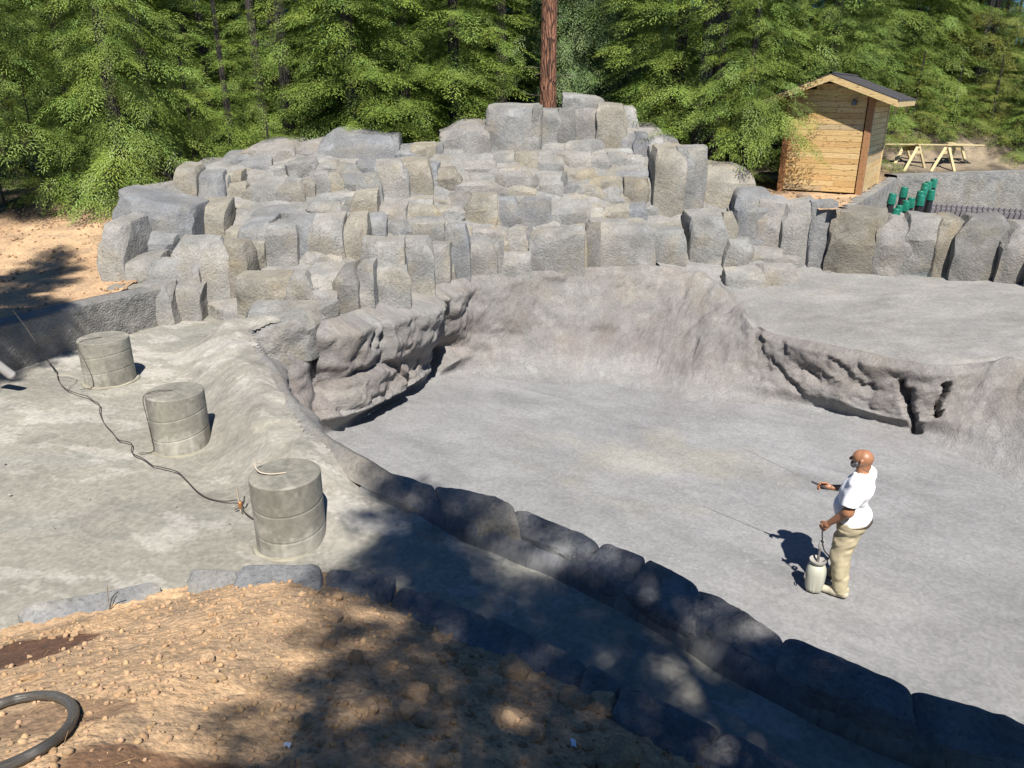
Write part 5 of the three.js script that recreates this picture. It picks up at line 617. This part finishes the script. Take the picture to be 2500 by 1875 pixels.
// ------------------------------------------------------------------ the dirt's clods, the hose, scraps
{
  setSeed(2024);
  const shapes = []; for (let k = 0; k < 7; k++) { const g = new THREE.IcosahedronGeometry(1, 3), p = g.attributes.position, o = rr(0, 99); for (let i = 0; i < p.count; i++) { const x = p.getX(i), y = p.getY(i), z = p.getZ(i), n = 1 + 0.55 * fbm(x * 1.5 + o, y * 1.5, z * 1.5, 3) + 0.10 * fbm(x * 5 + o, y * 5, z * 5, 2); p.setXYZ(i, x * n, y * n * 0.75, z * n); } g.deleteAttribute('normal'); g.deleteAttribute('uv'); shapes.push(boxUV(toCreasedNormals(mergeVertices(g, 1e-4), 0.45), 0.3)); }
  const clodMats = [[0.47, 0.325, 0.195], [0.44, 0.30, 0.18], [0.49, 0.345, 0.215], [0.37, 0.245, 0.14]].map((c) => new THREE.MeshStandardMaterial({ color: new THREE.Color().setRGB(...c), map: dirtMap, roughness: 1 }));
  const inside = (x, f) => inPoly(x, f, bermPoly) && f > 0.9 && Math.abs(x) < f * 0.72 + 0.4;
  let n = 0; while (n < 260) { const f = rr(1.2, 5.3), x = rr(-4, 2.0); if (!inside(x, f)) continue; const right = sstep(-1.6, 0.2, x); if (rnd() > 0.2 + 0.8 * right) continue; const s = (0.018 + 0.058 * Math.pow(rnd(), 3.2)) * (0.6 + 0.6 * right) * (n < 10 ? 1.5 : 1); const m = part('clod', shapes[n % 7], clodMats[Math.floor(rnd() * 4)], dirtSlope, [x, dirtY(x, f) + s * 0.25, -f]); m.scale.set(s * rr(0.8, 1.3), s * rr(0.8, 1.1), s * rr(0.8, 1.3)); m.rotation.set(rr(-0.4, 0.4), rr(0, 6), rr(-0.4, 0.4)); n++; }
  const small = new THREE.InstancedMesh((() => { const g = new THREE.IcosahedronGeometry(1, 1), p = g.attributes.position; g.deleteAttribute('uv'); return boxUV(g, 0.3); })(), clodMats[0], 4200), m4 = new THREE.Matrix4(), q = new THREE.Quaternion(), e = new THREE.Euler(); n = 0; while (n < 4200) { const f = rr(0.9, 5.35), x = rr(-4.4, 2.2); if (!inside(x, f)) continue; const w = wet(x, f), s = 0.004 + 0.017 * Math.pow(rnd(), 3.2); if (w > 0.3 && rnd() < 0.8) continue; e.set(rr(0, 6), rr(0, 6), rr(0, 6)); m4.compose(V(x, dirtY(x, f) + s * 0.3, -f), q.setFromEuler(e), V(s * rr(0.7, 1.3), s * rr(0.7, 1), s * rr(0.7, 1.3))); small.setMatrixAt(n, m4); const k = rr(0.75, 1.2); small.setColorAt(n, new THREE.Color(k, k * rr(0.94, 1.02), k * rr(0.88, 1.05))); n++; }
  small.name = 'crumbs'; small.userData.kind = 'stuff'; dirtSlope.add(small);
  // loose dirt and chips scattered over the ground at the left and round the shed
  const loose = new THREE.InstancedMesh(small.geometry, clodMats[1], 2600); n = 0; while (n < 2600) { const left = rnd() < 0.6, f = left ? rr(10, 19) : rr(17.5, 26), x = left ? -rr(0.45, 0.75) * f : rr(0.25, 0.72) * f; if (inPoly(x, f, dugOut)) continue; const s = 0.006 + 0.04 * Math.pow(rnd(), 6); e.set(rr(0, 6), rr(0, 6), rr(0, 6)); m4.compose(V(x, groundY(x, f) + 0.01, -f), q.setFromEuler(e), V(s, s * 0.7, s)); loose.setMatrixAt(n, m4); const k = rr(0.6, 1.1); loose.setColorAt(n, new THREE.Color(k, k, k)); n++; }
  loose.name = 'loose_dirt'; loose.userData.kind = 'stuff'; tag(loose, 'crumbs of dirt and chips scattered over the cleared ground', 'dirt'); scene.add(loose);
  // needles and twigs blown over the dirt; chips and crumbs left on the cement
  const stick = new THREE.CylinderGeometry(0.5, 0.4, 1, 4).rotateZ(Math.PI / 2), twigs = new THREE.InstancedMesh(stick, plain(0.30, 0.20, 0.10, 0.9), 420); n = 0; while (n < 420) { const f = rr(0.9, 5.2), x = rr(-4, 2); if (!inside(x, f)) continue; e.set(0, rr(0, 6.3), rr(-0.15, 0.15)); const L = rr(0.04, 0.13), w = rr(0.0012, 0.003); m4.compose(V(x, dirtY(x, f) + 0.012, -f), q.setFromEuler(e), V(L, w, w)); twigs.setMatrixAt(n, m4); const k = rr(0.5, 1.6); twigs.setColorAt(n, new THREE.Color(k, k * 0.95, k * 0.85)); n++; }
  twigs.name = 'fallen_needles'; twigs.userData.kind = 'stuff'; dirtSlope.add(twigs);
  const chips = new THREE.InstancedMesh(small.geometry, plain(0.25, 0.245, 0.235, 0.95), 700); n = 0; while (n < 700) { const pool = rnd() < 0.5, x = pool ? rr(-2, 7) : rr(-7, 1), f = pool ? rr(6.5, 14) : rr(5, 11.5); let y; if (pool) { if (!inPoly(x, f, foot)) continue; y = FLOOR + rough(x, FLOOR, -f, 0); } else { if (!inPoly(x, f, slabPoly) || lineDist(x, f, lipLine) < 1.0) continue; y = SLAB + 0.02; } const s = 0.003 + 0.009 * Math.pow(rnd(), 4); e.set(rr(0, 6), rr(0, 6), rr(0, 6)); m4.compose(V(x, y + s * 0.3, -f), q.setFromEuler(e), V(s * rr(0.8, 1.6), s * 0.6, s)); chips.setMatrixAt(n, m4); const k = rr(0.6, 1.3); chips.setColorAt(n, new THREE.Color(k, k, k * 0.97)); n++; }
  chips.name = 'cement_chips'; chips.userData.kind = 'stuff'; tag(chips, 'crumbs and chips of cement lying on the slab and the pool floor', 'rubble'); scene.add(chips);
  // hose
  const H = (x, y) => { let p = atY(x, y, -0.3); for (let i = 0; i < 8; i++) p = atY(x, y, dirtY(p.x, -p.z) + 0.03); return p; };
  const Zh = (x, y) => H(x * 320 / 2212, 1640 + y * 320 / 2212); const pts = [[-700, 900], [-300, 660], [0, 545], [250, 465], [500, 420], [750, 400], [980, 430], [1160, 520], [1240, 640], [1220, 800], [1130, 960], [960, 1130], [700, 1300], [400, 1460], [100, 1590], [-300, 1740]].map(([x, y]) => Zh(x, y));
  const hose = thing('rubber_hose', 'thick dusty grey rubber hose curving over the dirt in the lower left corner', 'hose', pts[7].toArray()); part('tube', tube(pts.map((p) => p.clone().sub(hose.position)), 0.025, 16, 160), new THREE.MeshStandardMaterial({ color: new THREE.Color().setRGB(0.095, 0.09, 0.083), roughness: 0.42, map: dirtMap, bumpMap: dirtBump, bumpScale: 0.006 }), hose);
  for (const [x, y, label] of [[1400, 1818, 'crumpled white scrap lying in the shaded dirt near the bottom edge'], [702, 1822, 'small white scrap beside a clod at the bottom of the picture']]) { const p = H(x, y), t = thing('white_scrap', label, 'litter', p.toArray(), rr(0, 3)); const g = new THREE.PlaneGeometry(x > 1000 ? 0.055 : 0.03, 0.03, 8, 6).rotateX(-1.2), v = g.attributes.position; for (let i = 0; i < v.count; i++) v.setY(i, v.getY(i) + 0.01 * noise3(v.getX(i) * 60, 3, v.getZ(i) * 60)); part('scrap', g, plain(0.75, 0.78, 0.8, 0.6, { side: THREE.DoubleSide }), t, [0, 0.012, 0]); }
  for (const [x, y, label] of [[265, 1475, 'two dark dry stems standing by the outer kerb at the left']]) { const p = atY(x, y, -1.32), t = thing('dry_stem', label, 'plant', p.toArray()); part('stem', tube([V(0, -0.05, 0), V(0.04, 0.06, 0), V(0.1, 0.12, 0.01)], 0.004, 5), plain(0.05, 0.04, 0.03), t); part('stem', tube([V(0, -0.05, 0), V(0.01, 0.08, 0), V(0.02, 0.16, 0)], 0.003, 5), plain(0.2, 0.16, 0.1), t); }
}
// ------------------------------------------------------------------ the man with the pump sprayer
function fieldMesh(fn, c, half, res) {   // the surface where fn = 0 (fn negative inside), on a grid round c
  const mc = new MarchingCubes(res, new THREE.MeshBasicMaterial(), false, false, 160000); mc.isolation = 0; let i = 0; const h = res / 2;
  for (let z = 0; z < res; z++) for (let y = 0; y < res; y++) for (let x = 0; x < res; x++, i++) mc.field[i] = -fn(c[0] + (x - h) / h * half, c[1] + (y - h) / h * half, c[2] + (z - h) / h * half) * 20;
  mc.update(); const n = mc.count ?? mc.geometry.drawRange.count; let g = new THREE.BufferGeometry(); const p = new Float32Array(mc.positionArray.slice(0, n * 3)); for (let k = 0; k < n; k++) for (let a = 0; a < 3; a++) p[k * 3 + a] = c[a] + p[k * 3 + a] * half;
  g.setAttribute('position', new THREE.BufferAttribute(p, 3)); g = mergeVertices(g, 1e-5); g.computeVertexNormals(); return g;
}
const capsule = (x, y, z, [a, b, ra, rb]) => { const dx = b[0] - a[0], dy = b[1] - a[1], dz = b[2] - a[2], l2 = dx * dx + dy * dy + dz * dz; const t = l2 ? clamp(((x - a[0]) * dx + (y - a[1]) * dy + (z - a[2]) * dz) / l2, 0, 1) : 0; return Math.hypot(x - a[0] - t * dx, y - a[1] - t * dy, z - a[2] - t * dz) - lerp(ra, rb, t); };
const blend = (bones, k) => (x, y, z) => { let d = 1e3; for (const b of bones) { const e = capsule(x, y, z, b); const h = clamp(0.5 + 0.5 * (d - e) / k, 0, 1); d = d > 1 ? e : lerp(d, e, h) - k * h * (1 - h); } return d; };
{
  const p = atY(1815 / 0.8848, 1272 / 0.8848, FLOOR + 0.01), man = thing('person', 'man in white tee shirt and khaki trousers standing on the pool floor with a sprayer', 'person', [p.x, FLOOR + 0.01, p.z], Math.atan2(-0.78, -0.62));
  const torso = [[[-0.08, 0.93, -0.02], [0.08, 0.93, -0.02], 0.145, 0.145], [[-0.04, 1.07, 0.045], [0.04, 1.07, 0.045], 0.152, 0.152], [[-0.09, 1.27, 0.0], [0.09, 1.27, 0.0], 0.142, 0.142], [[-0.15, 1.40, -0.03], [0.15, 1.40, -0.03], 0.085, 0.085]];
  const armL = [[[0.20, 1.39, -0.03], [0.275, 1.12, 0.0], 0.078, 0.058], [[0.275, 1.12, 0.0], [0.235, 0.91, 0.17], 0.056, 0.034]], armR = [[[-0.20, 1.39, -0.03], [-0.27, 1.15, 0.05], 0.078, 0.058], [[-0.27, 1.15, 0.05], [-0.14, 1.14, 0.30], 0.056, 0.034]];
  const legs = [[[0.10, 0.88, -0.01], [0.13, 0.49, 0.03], 0.112, 0.075], [[0.13, 0.49, 0.03], [0.14, 0.09, -0.03], 0.070, 0.046], [[-0.10, 0.88, -0.01], [-0.15, 0.49, 0.09], 0.112, 0.075], [[-0.15, 0.49, 0.09], [-0.19, 0.09, 0.10], 0.070, 0.046]];
  const neck = [[[0, 1.42, -0.035], [0, 1.56, 0.0], 0.072, 0.062]];
  const skin = plain(0.31, 0.145, 0.075, 0.45), skinParts = [];
  skinParts.push(fieldMesh(blend([...torso, ...armL, ...armR, ...legs, ...neck].map(([a, b, r, s]) => [a, b, r - 0.002, s - 0.002]), 0.045), [0, 0.86, 0.05], 0.95, 124));
  const headBones = [[[0, 1.652, -0.012], [0, 1.65, 0.02], 0.092, 0.086], [[0, 1.60, 0.03], [0, 1.565, 0.07], 0.07, 0.042], [[0, 1.56, -0.03], [0, 1.6, -0.02], 0.062, 0.07], [[0, 1.645, 0.1], [0, 1.612, 0.122], 0.010, 0.018], [[-0.03, 1.668, 0.088], [0.03, 1.668, 0.088], 0.016, 0.016], [[-0.022, 1.578, 0.102], [0.022, 1.578, 0.102], 0.011, 0.011], [[0.092, 1.648, -0.008], [0.094, 1.61, -0.004], 0.017, 0.012], [[-0.092, 1.648, -0.008], [-0.094, 1.61, -0.004], 0.017, 0.012]];
  skinParts.push(fieldMesh(blend(headBones, 0.014), [0, 1.63, 0.02], 0.165, 72));
  const hand = (w, pd, fd, side, curl, th) => { // wrist, direction of the palm, direction the fingers fan across, curl axis sign
    const P = new THREE.Vector3(...w), d = V(...pd).normalize(), s = V(...fd).normalize(), n = d.clone().cross(s).multiplyScalar(side), B = [], arr = (v) => v.toArray(); const k = P.clone().addScaledVector(d, 0.085);
    B.push([arr(P), arr(P.clone().addScaledVector(d, 0.04)), 0.029, 0.03]); for (let i = 0; i < 4; i++) { const root = k.clone().addScaledVector(s, (i - 1.5) * 0.021), len = [0.040, 0.046, 0.043, 0.034][i]; B.push([arr(P.clone().addScaledVector(d, 0.02).addScaledVector(s, (i - 1.5) * 0.014)), arr(root), 0.016, 0.0125]); let q = root, ang = 0.35; for (let j = 0; j < 3; j++) { const dir = d.clone().multiplyScalar(Math.cos(ang)).addScaledVector(n, Math.sin(ang)); const e = q.clone().addScaledVector(dir, len * [1, 0.7, 0.55][j]); B.push([arr(q), arr(e), 0.0105 - j * 0.001, 0.0095 - j * 0.001]); q = e; ang += curl; } }
    const t0 = P.clone().addScaledVector(d, 0.03).addScaledVector(s, -0.026 * th), t1 = t0.clone().addScaledVector(d, 0.035).addScaledVector(s, -0.026 * th).addScaledVector(n, 0.022), t2 = t1.clone().addScaledVector(d, 0.03).addScaledVector(n, 0.022); B.push([arr(t0), arr(t1), 0.015, 0.0115], [arr(t1), arr(t2), 0.0115, 0.0095]); return B;
  };
  const hL = hand([0.235, 0.905, 0.175], [0.02, -0.75, 0.55], [0, 0.6, 0.8], 1, 0.95, -1), hR = hand([-0.14, 1.14, 0.31], [0.25, 0.02, 0.95], [0, 1, 0], -1, 0.95, -1);
  skinParts.push(fieldMesh(blend(hL, 0.007), [0.24, 0.84, 0.225], 0.125, 76), fieldMesh(blend(hR, 0.007), [-0.11, 1.14, 0.385], 0.125, 76));
  part('body', mergeGeometries(skinParts), skin, man);
  const folds = (x, y, z, a) => a * (0.8 * noise3(x * 7, y * 9 + x * 6, z * 7) + 0.5 * noise3(x * 16, y * 20 + z * 10, z * 16));
  const sleeves = [[[0.19, 1.40, -0.03], [0.262, 1.195, -0.01], 0.098, 0.09], [[-0.19, 1.40, -0.03], [-0.257, 1.20, 0.03], 0.092, 0.092]];
  const torsoF = blend([...torso.map(([a, b, r, s]) => [a, b, r + 0.013, s + 0.013]), [[0, 1.43, -0.03], [0, 1.47, -0.02], 0.095, 0.082]], 0.05), sleeveF = blend(sleeves, 0.01);
  const shirtF = (x, y, z) => { const d = torsoF(x, y, z), e = Math.max(sleeveF(x, y, z), 1.185 + (Math.abs(x) - 0.25) * 0.3 - y), h = clamp(0.5 + 0.5 * (d - e) / 0.04, 0, 1); return lerp(d, e, h) - 0.04 * h * (1 - h); };
  const hem = (x, z) => 0.865 + 0.012 * Math.sin(x * 14) + 0.01 * Math.sin(z * 17 + 1);
  part('tee_shirt', fieldMesh((x, y, z) => Math.max(shirtF(x, y, z) + folds(x, y, z, 0.012), hem(x, z) - y, y - 1.492 - 0.25 * (z < 0 ? 0.03 : -z * 0.5)), [0, 1.2, 0.03], 0.4, 120), plain(0.80, 0.81, 0.83, 0.85), man);
  const trF = blend([[[-0.085, 0.905, -0.02], [0.085, 0.905, -0.02], 0.155, 0.155], ...legs.map(([a, b, r, s], i) => [a, [b[0], i % 2 ? 0.04 : b[1], b[2]], r + (i % 2 ? 0.028 : 0.014), s + (i % 2 ? 0.038 : 0.026)])], 0.035);
  part('trousers', fieldMesh((x, y, z) => Math.max(trF(x, y, z) + folds(x, y, z, 0.019) * (y < 0.85 ? 1 : 0.3), 0.055 - y, y - 0.945), [0, 0.5, 0], 0.5, 124), plain(0.40, 0.345, 0.225, 0.9), man);
  for (const [x, z] of [[0.145, -0.03], [-0.195, 0.10]]) part('shoe', fieldMesh((a, b, c) => Math.max(blend([[[x, 0.05, z - 0.045], [x + 0.004, 0.05, z + 0.06], 0.052, 0.05], [[x, 0.045, z + 0.05], [x + 0.012 * Math.sign(x), 0.032, z + 0.185], 0.05, 0.042], [[x, 0.08, z - 0.01], [x, 0.1, z], 0.05, 0.05]], 0.03)(a, b, c), -b + 0.001), [x, 0.06, z + 0.06], 0.2, 52), plain(0.42, 0.38, 0.29, 0.85), man);
  part('beard', fieldMesh(blend([[[0.0, 1.548, 0.085], [0, 1.556, 0.088], 0.031, 0.03], [[0.06, 1.60, 0.03], [0.03, 1.555, 0.075], 0.026, 0.028], [[-0.06, 1.60, 0.03], [-0.03, 1.555, 0.075], 0.026, 0.028]], 0.015), [0, 1.58, 0.05], 0.11, 48), plain(0.2, 0.195, 0.19, 0.95), man);
  part('belt', new THREE.TorusGeometry(0.158, 0.014, 6, 40).rotateX(Math.PI / 2).scale(1.42, 1.5, 1.05), plain(0.05, 0.04, 0.03, 0.6), man, [0, 0.915, -0.02]);
  for (const s of [-1, 1]) part('eye', new THREE.SphereGeometry(0.011, 10, 8), plain(0.05, 0.04, 0.035, 0.2), man, [s * 0.032, 1.647, 0.092]);
  man.updateMatrixWorld(true);
  const at = (x, y, z) => man.localToWorld(V(x, y, z));
  // the wand in his right hand
  const w0 = at(-0.10, 1.14, 0.40), w1 = at(-0.16, 1.30, 1.35), dir = w1.clone().sub(w0), wand = thing('spray_wand', 'thin dark spray wand held forward in the right hand of the man', 'spray wand', w0.toArray());
  const metal = plain(0.04, 0.04, 0.045, 0.4); part('grip', rod(dir.clone().multiplyScalar(-0.07), dir.clone().multiplyScalar(0.12), 0.014, 0.012, 10), metal, wand); part('lance', rod(dir.clone().multiplyScalar(0.1), dir, 0.0045, 0.004, 8), plain(0.2, 0.19, 0.17, 0.4), wand);
  // the sprayer
  const s = atY(1880 + 437 * 0.2412, 1080 + 1490 * 0.2412, FLOOR + 0.01), tank = thing('pump_sprayer', 'dirty translucent pump sprayer tank standing beside the feet of the man', 'sprayer', [s.x, FLOOR + 0.012, s.z], 0.4);
  const tg = new THREE.LatheGeometry([[0, 0], [0.07, 0], [0.088, 0.012], [0.098, 0.05], [0.108, 0.15], [0.112, 0.23], [0.106, 0.29], [0.085, 0.335], [0.055, 0.352], [0.045, 0.36], [0.045, 0.375]].map((q) => new THREE.Vector2(...q)), 40), q = tg.attributes.position;
  for (let i = 0; i < q.count; i++) { const a = Math.atan2(q.getZ(i), q.getX(i)), y = q.getY(i), k = 1 + (y > 0.01 && y < 0.33 ? 0.03 * Math.cos(4 * a) + 0.025 * Math.max(0, Math.cos(8 * a)) * sstep(0.25, 0.1, y) : 0); q.setX(i, q.getX(i) * k); q.setZ(i, q.getZ(i) * k); } tg.computeVertexNormals();
  paint(tg, (x, y, z) => { const a = Math.atan2(z, x), n = fbm(x * 14, y * 5, z * 14, 4), mark = sstep(0.5, 0.3, Math.hypot((a - 1.3) / 0.7, (y - 0.2) / 0.13)) * 0.6, run = sstep(0.15, 0.4, noise3(Math.cos(a) * 9, y * 1.2, Math.sin(a) * 9)) * sstep(0.2, 0.08, y); return [lerp(0.38, 0.25, mark) * (1 + 0.3 * n) + run * 0.2, lerp(0.38, 0.33, mark) * (1 + 0.3 * n) + run * 0.2, lerp(0.31, 0.27, mark) * (1 + 0.3 * n) + run * 0.17]; });
  part('tank', tg, new THREE.MeshStandardMaterial({ vertexColors: true, roughness: 0.55 }), tank);
  const gm = plain(0.13, 0.125, 0.115, 0.6); part('collar', new THREE.LatheGeometry([[0.03, 0.34], [0.062, 0.345], [0.085, 0.365], [0.092, 0.395], [0.088, 0.40], [0.07, 0.378], [0.02, 0.37], [0, 0.37]].map((c) => new THREE.Vector2(...c)), 30), plain(0.30, 0.29, 0.26, 0.6), tank);
  part('pump_rod', new THREE.CylinderGeometry(0.013, 0.016, 0.2, 12), gm, tank, [0, 0.46, 0]); part('handle', tube([V(0, 0.54, 0), V(-0.012, 0.575, 0), V(-0.004, 0.62, 0), V(0.03, 0.64, 0), V(0.045, 0.61, 0.01), V(0.02, 0.575, 0.01)], 0.013, 10), plain(0.28, 0.27, 0.26, 0.5), tank);
  tank.updateMatrixWorld(true); const toTank = (v) => tank.worldToLocal(v); const h0 = V(0.05, 0.375, 0.03), h1 = toTank(at(0.24, 0.82, 0.23)); part('hose', tube([h0, h0.clone().add(V(0.06, 0.05, 0.02)), h0.clone().lerp(h1, 0.55).add(V(0.03, -0.09, 0)), h1.clone().add(V(0.0, -0.05, 0)), h1, toTank(at(0.235, 0.88, 0.21))], 0.008, 8), metal, tank);
  part('strap_ring', new THREE.TorusGeometry(0.03, 0.006, 6, 18).rotateY(0.6), gm, tank, [-0.13, 0.2, -0.03]); part('strap', bar(V(-0.105, 0.2, -0.02), V(-0.07, 0.2, -0.01), 0.03, 0.012), gm, tank);
}
scene.environment = null;
scene.traverse((o) => { if (o.isMesh) { o.castShadow = true; o.receiveShadow = true; } });
renderer.render(scene, camera);
